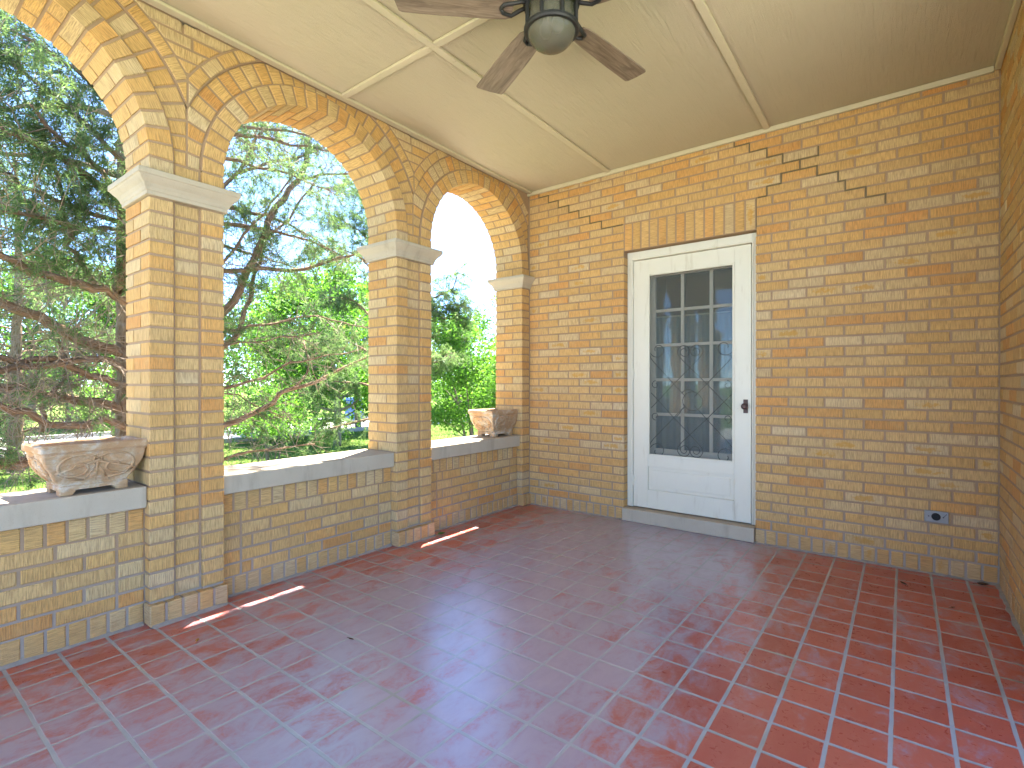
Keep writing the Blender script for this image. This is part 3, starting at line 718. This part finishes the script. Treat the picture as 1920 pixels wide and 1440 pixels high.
# ------------------------------------------------------------------ planters
def planter(x, y, rot, label, swap=False, s=1.0):
    a1, b1, a0, b0, H = .192*s, .128*s, .122*s, .090*s, .235*s      # half sizes: rim length / depth, foot length / depth
    t = empty('stone_planter', (x, y, .66)); t.rotation_euler = (0, 0, rot)
    mb = MB()
    def ringpts(a, b, z, r=.010, n=4):
        pts = []
        for qx, qy, st in ((1,1,0), (-1,1,90), (-1,-1,180), (1,-1,270)):
            for k in range(n+1):
                an = R(st+90*k/n); pts.append((qx*(b-r)+r*math.cos(an), qy*(a-r)+r*math.sin(an), z))
        # straight runs get extra points so that the sides can wobble
        out = []
        for i, p in enumerate(pts):
            q = pts[(i+1) % len(pts)]; m = max(1, int(math.hypot(q[0]-p[0], q[1]-p[1])/.03))
            out += [tuple(p[d]+(q[d]-p[d])*j/m for d in range(3)) for j in range(1)]
        return out
    prof = [(0, .0), (.0, .028), (.10, .034), (.0, .040)]
    L = []
    def at(f, z, off=0): return ringpts(a0+(a1-a0)*f+off, b0+(b1-b0)*f+off, z)
    L.append(at(0, .022*s, .004)); L.append(at(0, .040*s, .006)); L.append(at(0.02, .046*s, -.002))
    for k in range(1, 13):
        u = k/12; L.append(at(math.sin(u*math.pi/2)**1.0*.93, (.046+u*.148)*s))
    L.append(at(.97, .200*s, .003)); L.append(at(1.0, .205*s, .006)); L.append(at(1.0, .228*s, .007)); L.append(at(1.0, .235*s, .001))
    L.append(at(1.0, .235*s, -.020)); L.append(at(1.0, .228*s, -.026)); L.append(at(.75, .10*s, -.03)); L.append(at(.55, .05*s, -.032))
    rings = [[mb.vert(p) for p in ring] for ring in L]; n = len(rings[0])
    for A, B in zip(rings, rings[1:]):
        for j in range(n): mb.face((A[j], A[(j+1)%n], B[(j+1)%n], B[j]))
    mb.face(rings[0][::-1]); mb.face(rings[-1])
    body = mb.build('tub', M['terra'], t, smooth=False, fix=True)
    sb = body.modifiers.new('s', 'SUBSURF'); sb.levels = sb.render_levels = 2; sb.subdivision_type = 'SIMPLE'
    tx = bpy.data.textures.get('chips') or bpy.data.textures.new('chips', 'CLOUDS'); tx.noise_scale = .035; tx.noise_depth = 3
    dm = body.modifiers.new('d', 'DISPLACE'); dm.texture = tx; dm.strength = .011; dm.mid_level = .5; dm.texture_coords = 'LOCAL'
    mb = MB(); mb.box((-b1*.62, -a1*.68, .09*s), (b1*.62, a1*.68, .122*s)); soft(mb.build('shade_fill', M['shade_fill'], t), .01, 2)  # added dark slab, stands in for the shade inside the tub
    for sy in (1, -1):
        for sx in (1, -1):
            mb = MB(); w = .062*s; d = .05*s
            xo, yo = sx*(b0+.003), sy*(a0+.003)
            lo = (min(xo, xo-sx*d), min(yo, yo-sy*w), 0); hi = (max(xo, xo-sx*d), max(yo, yo-sy*w), .026*s)
            mb.box(lo, hi)
            for i, v in enumerate(mb.v):     # splay: the foot narrows towards the ground on its inner side
                if v[2] < .01 and abs(v[1]-yo) > .02: mb.v[i] = (v[0], v[1]+sy*.016, v[2])
            soft(mb.build('foot', M['terra'], t), .005, 2)
    # raised scrolls on the faces
    def surf(face, u, h):
        f = math.sin(max(0, min(1, (h-.046*s)/(.148*s)))*math.pi/2)*.93
        a, b = a0+(a1-a0)*f, b0+(b1-b0)*f
        return {0: (b, u, h), 1: (-b, u, h), 2: (u, -a, h), 3: (u, a, h)}[face]
    for face, half in ((0, .15), (2, .088), (3, .088), (1, .15)):
        mb = MB()
        for sg in (1, -1):
            k1 = half*.47*s; hc = .125*s
            pts = []
            for q in range(30):
                an = R(20+q*17); rr = (.007+.0021*q)*s*(half/.15)**.5
                pts.append((sg*(k1+rr*1.35*math.cos(an)), hc+rr*math.sin(an)))
            pts += [(sg*half*.96*s, .105*s), (sg*half*.70*s, .078*s), (sg*half*.30*s, .066*s)]
            mb.tube([surf(face, u, h) for u, h in pts], [.0062*s]*len(pts), 6)
            pts = [(sg*half*.05*s, .125*s), (sg*half*.16*s, .10*s), (sg*half*.24*s, .072*s)]; mb.tube([surf(face, u, h) for u, h in pts], [.003*s, .006*s, .004*s], 6)
            pts = [(sg*half*.05*s, .135*s), (sg*half*.10*s, .158*s), (sg*half*.06*s, .182*s)]; mb.tube([surf(face, u, h) for u, h in pts], [.003*s, .006*s, .004*s], 6)
        mb.tube([surf(face, 0, .06*s), surf(face, 0, .10*s), surf(face, 0, .15*s), surf(face, 0, .185*s)], [.003*s, .006*s, .006*s, .003*s], 6)
        mb.build('scroll_relief', M['terra'], t, smooth=True)
    t.scale = (1, 1, .95)
    return tag(t, label, 'planter', 'scrolled stone planters on the sills')
planter(-.148, -3.292, .05, 'weathered stone planter with raised scrolls, on the near sill beside the front pier')
planter(-.19, -.285, .0, 'sunlit ochre planter on the far sill beside the corner pilaster', s=1.09)

# ------------------------------------------------------------------ leaf litter
def leaf_thing(name, p, L, w, rot, mat, label, cat='leaf', group=None, curl=.35):
    mb = MB(); n = 7; A = []; B = []; Cc = []
    for k in range(n+1):
        u = k/n; ww = w*math.sin(math.pi*min(1, u*.97+.02))**.8*.5; x = (u-.5)*L; zc = curl*L*(2*u-1)**2*.35+.002
        A.append(mb.vert((x, -ww, zc+ww*.6))); B.append(mb.vert((x, 0, zc))); Cc.append(mb.vert((x, ww, zc+ww*.5)))
    for k in range(n): mb.face((A[k], B[k], B[k+1], A[k+1])); mb.face((B[k], Cc[k], Cc[k+1], B[k+1]))
    mb.tube([(-L*.5, 0, curl*L*.35+.002), (-L*.8, .004, .004)], .0012, 5)
    o = mb.build(name, mat); o.location = p; o.rotation_euler = (0, 0, rot)
    sm = o.modifiers.new('s', 'SOLIDIFY'); sm.thickness = .0008
    return tag(o, label, cat, group)
leaf_thing('dry_leaf', (-.20, -1.13, .661), .085, .05, .5, M['dry'], 'curled orange dry leaf on the far sunlit sill')
leaf_thing('fallen_leaf', (.045, -1.215, .001), .06, .04, 1.2, M['green'], 'small green leaf on the floor at the foot of the second pier')
leaf_thing('leaf_scrap', (2.83, -.31, .001), .05, .018, 2.2, M['litter'], 'dark curled leaf scrap on the red tiles below the outlet')
leaf_thing('leaf_scrap', (3.19, -.055, .001), .06, .035, .4, M['litter'], 'brown leaf scrap in the far right floor corner')
leaf_thing('leaf_scrap', (3.03, -.55, .001), .03, .014, .9, M['litter'], 'tiny brown scrap between floor corner and side wall')
leaf_thing('leaf_scrap', (.865, -2.60, .001), .035, .012, .2, M['litter'], 'thin tan leaf scrap alone on the shiny middle tiles')
leaf_thing('leaf_scrap', (.33, -3.02, .001), .03, .016, 2.6, M['dry'], 'pale tan leaf scrap on tiles before the front pier')

# ------------------------------------------------------------------ camera
f_px, yaw, pitch = 966.485, .6496, -.0026
cam = bpy.data.cameras.new('camera'); co_ = bpy.data.objects.new('camera', cam); COL.objects.link(co_)
cam.sensor_width = 36; cam.lens = f_px/1920*36; cam.clip_end = 400; cam.clip_start = .02
co_.location = (2.8282, -3.9966, 1.15); co_.rotation_euler = (math.pi/2+pitch, 0, yaw); scene.camera = co_
CAM = np.array([2.8282, -3.9966, 1.15])
def ray(px, py):
    Rr = np.array([math.cos(yaw), math.sin(yaw), 0]); Ff = np.array([-math.sin(yaw), math.cos(yaw), 0])
    return Ff + Rr*(px-960)/f_px - np.array([0,0,1.])*(py-720-pitch*f_px*0)/f_px
def onx(px, py, x):
    d = ray(px, py); t = (x-CAM[0])/d[0]; return CAM+d*t
def dist_pt(px, dist, z):
    d = ray(px, 720); p = CAM+d*dist; p[2] = z; return p

# ------------------------------------------------------------------ ground
GZ = -.45
mb = MB(); mb.quad((-260,-260,GZ), (260,-260,GZ), (260,260,GZ), (-260,260,GZ)); tag(mb.build('lawn', M['ground']), 'sunlit lawn round the porch', 'lawn', kind='structure')
mb = MB(); mb.box((-16.2,-70,GZ-.05), (-11.6,70,GZ+.004)); tag(mb.build('street', M['concrete']), 'pale concrete street beyond the lawn', 'street', kind='structure')
mb = MB(); mb.box((-11.6,-70,GZ-.05), (-11.42,70,GZ+.12)); mb.box((-16.38,-70,GZ-.05), (-16.2,70,GZ+.12)); tag(mb.build('kerb', M['concrete']), 'low concrete kerb along the street', 'kerb', kind='structure')
mb = MB(); mb.box((-1.95,-30,GZ-.05), (-.362,14,GZ+.008)); mb.box((-.362,-30,GZ-.05), (9,YEND-.32,GZ+.0081)); mb.box((W+.31,YEND-.32,GZ-.05), (9,-1.7,GZ+.0081)); tag(mb.build('bounce_slab', M['bounce_slab']), 'unseen pale concrete slab added to bounce light into the porch', 'bounce_slab', kind='structure')  # out of view, added pale to bounce sunlight into the porch
# grass blades where the lawn shows
n = 70000; gxy = np.c_[rng.uniform(-11.3, -2.0, n), rng.uniform(-6, 12, n)]
h = rng.uniform(.03, .085, n); an = rng.uniform(0, 2*np.pi, n); w = rng.uniform(.003, .006, n); ln = rng.normal(0, .025, (n, 2))
b0 = np.c_[gxy[:,0]-np.cos(an)*w, gxy[:,1]-np.sin(an)*w, np.full(n, GZ)]; b1 = np.c_[gxy[:,0]+np.cos(an)*w, gxy[:,1]+np.sin(an)*w, np.full(n, GZ)]; tp = np.c_[gxy+ln, GZ+h]
gr = bulk('grass', np.stack([b0, b1, tp], 1).reshape(-1, 3), np.arange(3*n).reshape(-1, 3), M['grass']); tag(gr, 'short lawn grass between porch and street', 'grass', kind='stuff')

# ------------------------------------------------------------------ trees
def spline(pts, step=.12):
    P = [np.array(p, float) for p in pts]; P = [2*P[0]-P[1]] + P + [2*P[-1]-P[-2]]; out = []
    for i in range(1, len(P)-2):
        n = max(2, int(np.linalg.norm(P[i+1]-P[i])/step))
        for k in range(n):
            t = k/n; a, b, c, d = P[i-1], P[i], P[i+1], P[i+2]
            out.append(.5*((2*b)+(-a+c)*t+(2*a-5*b+4*c-d)*t*t+(-a+3*b-3*c+d)*t**3))
    out.append(P[-2]); return np.array(out)
def unit(v): return v/np.maximum(np.linalg.norm(v, axis=-1, keepdims=True), 1e-9)
def sprays(tips, dirs, n, L, w, spread=.75, droop=.25, seg=.9):
    """feathery scale-leaf sprays: n slim triangles along each tip"""
    N = len(tips); t = np.repeat(tips, n, 0); d = np.repeat(unit(dirs), n, 0)
    s = rng.uniform(-.55, .6, (N*n, 1))
    dd = unit(d + rng.normal(0, spread, (N*n, 3)) + np.array([0, 0, -droop]))
    base = t + d*s*L*1.7 + rng.normal(0, L*.18, (N*n, 3))
    ll = L*rng.uniform(.5, 1.15, (N*n, 1)); side = unit(np.cross(dd, rng.normal(0, 1, (N*n, 3))))*w*rng.uniform(.6, 1.3, (N*n, 1))
    V = np.stack([base-side*.5, base+side*.5, base+dd*ll], 1)
    return V.reshape(-1, 3)
class Tree:
    def __init__(s): s.wood = MB(); s.twig = MB(); s.tips = []; s.dirs = []
    def limb(s, pts, r0, r1, n=7, jit=.012):
        P = spline(pts); P[1:-1] += rng.normal(0, jit, P[1:-1].shape); k = np.linspace(0, 1, len(P))
        s.wood.tube(P, list(r0+(r1-r0)*k**.8), n); return P
    def twigs(s, P, dens, length, prob, sub=2, r=.0045, tmin=.1, grav=-.12, reach=1.0):
        seg = np.linalg.norm(np.diff(P, axis=0), axis=1).sum(); m = int(seg*dens)
        for _ in range(m):
            t = rnd.uniform(tmin, 1); i = min(int(t*(len(P)-1)), len(P)-2); p = P[i]+(P[i+1]-P[i])*rnd.random(); tg = unit(P[i+1]-P[i])
            d = unit(tg*rnd.uniform(.2, 1.0) + unit(rng.normal(0, 1, 3))*.9 + np.array([0, 0, .1]))
            L = length*rnd.uniform(.45, 1.2); q = [p]; dd = d
            for k in range(3):
                dd = unit(dd+rng.normal(0, .22, 3)+np.array([0, 0, grav])); q.append(q[-1]+dd*L/3)
            if q[-1][0] > (-.62 if q[-1][2] < 3.4 else .6): continue
            s.twig.tube(q, [r, r*.75, r*.55, r*.3], 3, False)
            lv = rnd.random() < prob(q[-1])
            if lv: s.tips += [q[3], q[2]]; s.dirs += [dd, dd]
            for _ in range(sub):
                a = q[rnd.choice((1, 2, 2, 3))]; e = unit(dd+rng.normal(0, .7, 3)); l2 = L*rnd.uniform(.25, .6); b = a+e*l2*.5; c = b+unit(e+rng.normal(0, .3, 3)+np.array([0, 0, grav]))*l2*.5
                s.twig.tube([a, b, c], [r*.55, r*.4, r*.25], 3, False)
                if lv: s.tips += [c, b] if rnd.random() < .6 else [c]; s.dirs += [e, e] if len(s.dirs) < len(s.tips)-1 else [e]
    def finish(s, name, label, cat, group, n=12, L=.075, w=.011, bark='bark', leaf='cedar', tw='twig'):
        t = empty(name); tag(t, label, cat, group)
        s.wood.build('trunk', M[bark], t, smooth=True); s.twig.build('twigs', M[tw], t)
        V = sprays(np.array(s.tips), np.array(s.dirs), n, L, w)
        bulk('crown', V, np.arange(len(V)).reshape(-1, 3), M[leaf], t); return t

# cedar just outside the front pier
A = Tree(); TX = -2.4; tb = onx(252, 717, TX)
trunk = A.limb([(TX, tb[1]+.02, GZ-.1), (TX, tb[1], .6), (TX+.02, tb[1]-.01, 1.6), (TX-.02, tb[1]-.02, 2.8), (TX, tb[1], 4.2), (TX+.05, tb[1]+.05, 5.6), (TX, tb[1]+.1, 7.4)], .165, .03, 12, .006)
lowp = lambda q: .06 if (q[2] < 1.9 and q[1] < -2.3) else (.30 if q[2] < 1.9 else .5 if q[2] < 2.5 else .85)
def L_(pp, r0, r1, x0=TX, x1=-1.9, dens=42, ln=.42, sub=4, root=True, prob=None):
    m = len(pp); P = [onx(px, py, x0+(x1-x0)*k/(m-1)) for k, (px, py) in enumerate(pp)]
    Q = A.limb(P, r0, r1); A.twigs(Q, dens, ln, prob or lowp, sub); return Q
left = [([(252,680),(236,667),(187,650),(118,626),(69,594),(0,563),(-150,505)], .050, .032), ([(252,600),(240,580),(208,553),(174,535),(121,528),(62,508),(0,482),(-120,430)], .042, .022),
 ([(208,553),(226,528),(243,483),(252,440)], .036, .03), ([(180,537),(153,494),(130,462),(130,431),(118,400),(105,330),(80,250)], .024, .012), ([(250,742),(233,730),(194,716),(146,695),(115,688),(50,690),(0,699),(-90,700)], .032, .02),
 ([(252,720),(226,695),(187,674),(139,681),(60,676),(0,674),(-80,660)], .032, .018), ([(252,785),(236,775),(180,761),(104,751),(62,737),(0,726),(-120,700)], .042, .030), ([(252,815),(236,806),(198,789),(160,796),(87,796),(40,775),(0,765),(-80,740)], .032, .022),
 ([(254,850),(180,858),(60,866),(0,869),(-120,872)], .045, .038), ([(76,812),(83,765),(118,719),(125,680),(110,640)], .022, .010), ([(250,440),(222,431),(132,424),(35,400),(-60,380)], .020, .010),
 ([(250,392),(213,353),(160,300),(120,270),(60,200)], .026, .012), ([(250,430),(180,405),(110,380),(50,347),(0,320),(-80,290)], .022, .012), ([(250,330),(200,280),(140,215),(60,150),(-20,90)], .024, .010), ([(250,250),(190,180),(110,110),(20,60)], .022, .010)]
for k, (pp, a, b) in enumerate(left): L_(pp, a, b, TX, -1.75 if k % 3 else -2.2)
right = [([(260,530),(417,512),(487,508),(543,512),(593,500),(637,488),(663,480),(697,497)], .034, .010), ([(262,760),(417,657),(443,623),(470,567),(470,540),(483,510),(503,453),(550,400),(600,330)], .034, .010),
 ([(262,735),(340,670),(417,590),(450,543),(477,490),(507,417),(545,360),(568,325),(578,250)], .048, .026), ([(567,337),(600,331),(625,327),(658,325),(700,315)], .018, .008), ([(262,640),(417,620),(493,610),(560,602),(603,598),(657,610),(700,620)], .022, .006),
 ([(262,770),(417,732),(493,710),(543,685),(617,667),(680,655)], .022, .006), ([(262,840),(340,815),(417,797),(460,783),(510,760),(537,733),(590,720),(643,690),(693,670)], .040, .012), ([(555,727),(580,703),(573,667),(570,640)], .018, .007),
 ([(262,880),(417,863),(460,850),(533,842),(590,835)], .024, .008), ([(262,600),(417,495),(457,443),(497,400),(520,370),(560,320)], .022, .008), ([(262,480),(360,410),(420,350),(450,325),(467,287),(480,263),(500,245),(512,228),(525,200)], .028, .012),
 ([(450,327),(483,315),(533,303),(583,290),(618,277),(680,262)], .020, .009), ([(262,690),(417,655),(500,640),(600,625)], .014, .004), ([(262,800),(417,740),(480,762),(540,790)], .014, .004)]
rp = lambda q: .42 if q[2] < 1.6 else .6
for k, (pp, a, b) in enumerate(right): L_(pp, a, b, TX, (-2.0, -2.7, -2.3)[k % 3], 22, .40, 2, prob=rp)
def whorl(T, x, y, z0, z1, n, Lf, prob, dens=16, ln=.42, r=.03, xmax=-.75):
    for k in range(n):
        z = z0+(z1-z0)*(k+rnd.random()*.6)/n; an = rnd.uniform(0, 2*math.pi); L = Lf((z-z0)/(z1-z0))*rnd.uniform(.75, 1.15)
        d = np.array([math.cos(an), math.sin(an), 0]); 
        xm = xmax if z < 3.9 else .2
        if x+d[0]*L > xm: L = max(.5, (xm-x)/max(d[0], .05))
        P = [np.array([x, y, z])+d*L*u+np.array([0, 0, L*(.30*u-.28*u*u)+rnd.uniform(-.05,.05)*u]) for u in (0, .3, .65, 1)]
        Q = T.limb(P, r*L/2.2+.006, .006, 5); T.twigs(Q, dens, ln, prob, 3, tmin=.3)
whorl(A, TX, tb[1], 2.35, 7.0, 40, lambda u: 2.5-1.7*u, lambda q: .42 if q[2] < 3 else .40)
for pp in ([(-2.4,tb[1],3.9),(-1.6,-1.8,4.4),(-.85,-1.2,4.6),(-.5,-.95,4.6)], [(-2.4,tb[1],4.6),(-1.7,-1.6,5.3),(-1.1,-.85,5.8),(-.9,-.4,5.9)], [(-2.4,tb[1],4.2),(-1.5,-2.1,4.8),(-.9,-1.6,5.0)]):
    Q = A.limb(pp, .03, .008, 5); A.twigs(Q, 24, .5, lambda q: .7, 2, tmin=.25)
A.finish('cedar_tree', 'tall rough barked cedar with bare lower limbs standing behind the front pier', 'tree', 'cedars outside the porch', 24, .060, .0062)

# second cedar, hidden trunk behind the second pier, boughs showing on both sides of it
B = Tree(); bp = dist_pt(722, 9.0, 0); bx, by = bp[0], bp[1]
B.limb([(bx, by, GZ-.1), (bx+.03, by, 1.0), (bx, by+.03, 2.4), (bx, by, 3.8)], .13, .02, 10, .006)
def bough(pp, d0, d1, r):
    m = len(pp); P = [CAM+ray(px, py)*(d0+(d1-d0)*k/(m-1)) for k, (px, py) in enumerate(pp)]
    Q = B.limb(P, r, .008, 5); B.twigs(Q, 30, .28, lambda q: .85, 3, tmin=.35)
for pp in ([(722,600),(770,575),(815,560),(850,540),(862,505)], [(722,620),(770,610),(830,600),(872,600)], [(722,660),(780,640),(840,630),(868,640)], [(722,690),(770,690),(815,680),(838,668)], [(722,640),(780,600),(838,575),(885,580)],
           [(722,560),(690,500),(640,470),(590,470)], [(722,620),(680,580),(640,560),(600,565)], [(722,690),(670,650),(620,640),(570,655)], [(722,740),(680,720),(630,720),(590,735)], [(722,540),(700,440),(680,380),(660,330)], [(722,780),(690,790),(640,800),(600,815)], [(722,560),(700,470),(650,420),(600,400)]):
    bough(pp, 9.0, rnd.uniform(8.0, 9.4), .028)
B.finish('cedar_tree', 'slimmer grey green cedar seen on both sides of the second pier', 'tree', 'cedars outside the porch', 18, .075, .0095)

Cc = Tree(); cp_ = dist_pt(28, 9.2, 0); Cc.limb([(cp_[0], cp_[1], GZ-.1), (cp_[0]+.05, cp_[1], 1.4), (cp_[0], cp_[1]+.05, 3.2), (cp_[0], cp_[1], 5.4)], .13, .02, 10, .006)
whorl(Cc, cp_[0], cp_[1], -.1, 5.2, 44, lambda u: 2.1-1.5*u, lambda q: .8, 18, .36, .022, -.9)
Cc.finish('cedar_tree', 'bushy blue green cedar further back behind the bare limbs above the near planter', 'tree', 'cedars outside the porch', 16, .075, .0105)

def leaf_cloud(centers, radii, n, size, flat=.75):
    """n leaves scattered in clumps; returns rhombus quads"""
    k = rng.integers(0, len(centers), n); c = np.array(centers)[k]; r = np.array(radii)[k]
    u = unit(rng.normal(0, 1, (n, 3)))*(rng.random((n, 1))**.42)*r[:, None]; u[:, 2] *= flat
    p = c+u; nrm = unit(rng.normal(0, .75, (n, 3))+np.array([0, 0, .8])); d = unit(np.cross(nrm, rng.normal(0, 1, (n, 3)))); s = np.cross(nrm, d)
    L = size*rng.uniform(.6, 1.25, (n, 1))
    V = np.stack([p-d*L*.5, p+s*L*.24-d*L*.05, p+d*L*.5-nrm*L*.08, p-s*L*.24-d*L*.05], 1); return V.reshape(-1, 3), np.arange(4*n).reshape(-1, 4)
def shrub(x, y, h, rad, stems, n, size, label, name='flowering_shrub', cat='shrub', group='leafy shrubs on the lawn', leaf='leaf', lean=.5, zlow=.35):
    t = empty(name); tag(t, label, cat, group); w = MB(); cs = []; rs = []
    for k in range(stems):
        an = 2*math.pi*k/stems+rnd.uniform(-.4, .4); d = np.array([math.cos(an), math.sin(an), 0]); r = rad*lean*rnd.uniform(.5, 1.1); top = h*rnd.uniform(.62, .9)
        P = [np.array([x, y, GZ-.05])+d*.12, np.array([x, y, GZ+top*.3])+d*(.12+r*.25), np.array([x, y, GZ+top*.65])+d*(.1+r*.65), np.array([x, y, GZ+top])+d*(.1+r)]
        Q = spline(P, .25); w.tube(Q, list(np.linspace(.026*h/3, .006, len(Q))), 6)
        for _ in range(7):
            i = rnd.randrange(len(Q)//3, len(Q)); a = Q[i]; e = unit(d*rnd.uniform(0, 1)+rng.normal(0, .6, 3)+np.array([0, 0, .5])); l = rad*rnd.uniform(.3, .75); b = a+e*l*.5; c = b+unit(e+rng.normal(0, .3, 3))*l*.5
            w.tube([a, b, c], [.009, .006, .003], 4, False); cs += [b, c]; rs += [rad*rnd.uniform(.16, .30), rad*rnd.uniform(.14, .28)]
    w.build('trunk', M['stem'], t, smooth=True)
    cs = np.array(cs); cs[:, 2] = np.maximum(cs[:, 2], GZ+h*zlow)
    V, F = leaf_cloud(cs, rs, n, size); bulk('crown', V, F, M[leaf], t); return t
def tree(x, y, h, rad, n, size, label, leaf='leaf2', group='leafy trees beyond the lawn', low=.22):
    t = empty('leafy_tree'); tag(t, label, 'tree', group); w = MB()
    P = spline([(x, y, GZ-.1), (x+rnd.uniform(-.1,.1), y, GZ+h*.3), (x+rnd.uniform(-.2,.2), y+rnd.uniform(-.2,.2), GZ+h*.65), (x, y, GZ+h*.92)], .4); w.tube(P, list(np.linspace(.045*h/2, .02, len(P))), 8)
    cs, rs = [], []
    for k in range(26):
        u = rnd.uniform(low, 1); a = P[min(len(P)-1, int(u*.85*(len(P)-1)))]; an = rnd.uniform(0, 2*math.pi); pr = rad*(math.sin(math.pi*(.18+.80*(u-low)/(1-low)))**.7)*rnd.uniform(.45, 1.0)
        c = np.array([x+pr*math.cos(an), y+pr*math.sin(an), GZ+h*(u*.95+.02)]); w.tube([a, (a+c)/2+np.array([0,0,-.1]), c], [.05, .03, .012], 5, False)
        cs.append(c); rs.append(rad*rnd.uniform(.22, .42))
    w.build('trunk', M['stem'], t, smooth=True); V, F = leaf_cloud(np.array(cs), rs, n, size, .8); bulk('crown', V, F, M[leaf], t); return t
def S(px, d): p = dist_pt(px, d, 0); return p[0], p[1]
x, y = S(893, 9.6); shrub(x, y, 2.9, 1.45, 8, 23000, .066, 'bright green multi stemmed shrub behind the far planter')
x, y = S(960, 12.5); shrub(x, y, 3.4, 1.6, 7, 11000, .085, 'paler tall shrub half hidden by the corner pilaster')
x, y = S(505, 9.4); shrub(x, y, 1.9, 1.0, 8, 5200, .060, 'low shrub with slanting bare stems under the cedar limbs', zlow=.42)
x, y = S(632, 13.0); tree(x, y, 4.6, 1.7, 11000, .12, 'bright lime green tree between the front and second piers', 'leaf', low=.25)
x, y = S(525, 17.0); tree(x, y, 5.0, 2.2, 9500, .14, 'rounded green tree across the lawn, left of the lime green tree', 'leaf', low=.2)
x, y = S(130, 17.5); tree(x, y, 5.6, 2.7, 10000, .15, 'broad mid green tree beyond the near planter', low=.15)
x, y = S(-60, 15.0); tree(x, y, 5.2, 2.4, 8000, .14, 'dark leafed tree at the far edge of the near arch', low=.15)
x, y = S(330, 24.0); tree(x, y, 6.6, 3.2, 9000, .19, 'tall distant tree hidden mostly by the front pier', low=.15)
x, y = S(760, 27.0); tree(x, y, 6.0, 3.0, 8000, .20, 'distant round tree behind the second pier', low=.12)
x, y = S(860, 30.0); tree(x, y, 5.4, 3.0, 7000, .22, 'small distant tree behind the bright far shrub', low=.1)
x, y = S(232, 12.0); shrub(x, y, 2.2, 1.1, 7, 4200, .08, 'sunny yellow green bush glimpsed between the cedar limbs', zlow=.3)
x, y = S(590, 15.2); tree(x, y, 4.5, 2.3, 15000, .13, 'wide sunlit tree filling the right of the middle arch', 'leaf', low=.06)
x, y = S(672, 17.5); tree(x, y, 5.2, 2.0, 10000, .14, 'sunlit tree right behind the blue bin', 'leaf', low=.2)
x, y = S(60, 23.0); tree(x, y, 7.0, 3.2, 8000, .19, 'tall pale green tree furthest back in the near arch', 'leaf', low=.1)
x, y = S(215, 20.0); tree(x, y, 6.0, 2.4, 8000, .16, 'yellow green tree just left of the cedar trunk', 'leaf', low=.1)
# far tree line
cs = []; rs = []
for k in range(130):
    an = R(rnd.uniform(95, 215)); d = rnd.uniform(44, 60); cs.append((CAM[0]+d*math.cos(an), CAM[1]+d*math.sin(an), GZ+rnd.uniform(.5, 4.8))); rs.append(rnd.uniform(1.4, 2.8))
V, F = leaf_cloud(np.array(cs), rs, 26000, .55, .8); o = bulk('treeline', V, F, M['leaf2']); tag(o, 'far line of trees closing off the view', 'trees', kind='stuff')

# ------------------------------------------------------------------ blue wheeled bin on the kerb
px_, py_ = S(664, 20.5); bn = empty('wheeled_bin', (px_, py_, GZ)); bn.rotation_euler = (0, 0, .5); tag(bn, 'blue wheeled bin standing by the street beyond the lime green tree', 'bin')
mb = MB(); r0 = [(-.24,-.26,.06),(.24,-.26,.06),(.24,.26,.06),(-.24,.26,.06)]; r1 = [(-.29,-.33,.92),(.29,-.33,.92),(.29,.33,.92),(-.29,.33,.92)]
a = [mb.vert(p) for p in r0]; b = [mb.vert(p) for p in r1]; mb.face(a[::-1]); mb.face(b)
for j in range(4): mb.face((a[j], a[(j+1)%4], b[(j+1)%4], b[j]))
soft(mb.build('body', M['bin'], bn), .03, 3)
mb = MB(); mb.box((-.31,-.36,.925), (.31,.36,.96)); mb.box((-.24,-.28,.958), (.24,.30,1.0)); soft(mb.build('lid', M['bin'], bn), .015, 2)
mb = MB(); mb.tube([(-.26,.36,.9), (-.26,.44,.93), (.26,.44,.93), (.26,.36,.9)], .015, 8); mb.build('handle', M['black'], bn, fix=True)
for sx in (-1, 1):
    mb = MB(); mb.tube([(sx*.25,.27,.10), (sx*.31,.27,.10)], .10, 20); soft(mb.build('wheel', M['black'], bn, fix=True), .01, 2)

# ------------------------------------------------------------------ light
world = bpy.data.worlds.new('World'); scene.world = world; world.use_nodes = True; nt = world.node_tree
bg = nt.nodes['Background']; sky = nt.nodes.new('ShaderNodeTexSky'); sky.sky_type = 'NISHITA'; sky.sun_disc = False
to_sun = Vector((-.205, .34, 1.0)).normalized()
sky.sun_elevation = math.asin(to_sun.z); sky.sun_rotation = math.atan2(to_sun.x, to_sun.y) % (2*math.pi)
sky.air_density = .45; sky.dust_density = .05; sky.ozone_density = 5.0; sky.altitude = 300
nt.links.new(sky.outputs[0], bg.inputs['Color']); bg.inputs['Strength'].default_value = .135
sl = bpy.data.lights.new('sun', 'SUN'); sl.energy = 5.0; sl.angle = R(.53); sl.color = (1.0, .95, .86)
so = bpy.data.objects.new('sun', sl); COL.objects.link(so); so.location = (-8, 14, 40); so.rotation_euler = to_sun.to_track_quat('Z', 'Y').to_euler()
vs = scene.view_settings; vs.view_transform = 'Standard'; vs.look = 'None'; vs.exposure = 3.48; vs.gamma = 1.0
cy = scene.cycles; cy.use_denoising = True; cy.max_bounces = 12; cy.diffuse_bounces = 7; cy.glossy_bounces = 5; cy.transmission_bounces = 8; cy.transparent_max_bounces = 16
cy.sample_clamp_indirect = 6.0; cy.caustics_reflective = False; cy.caustics_refractive = False
try: cy.denoiser = 'OPENIMAGEDENOISE'
except Exception: pass
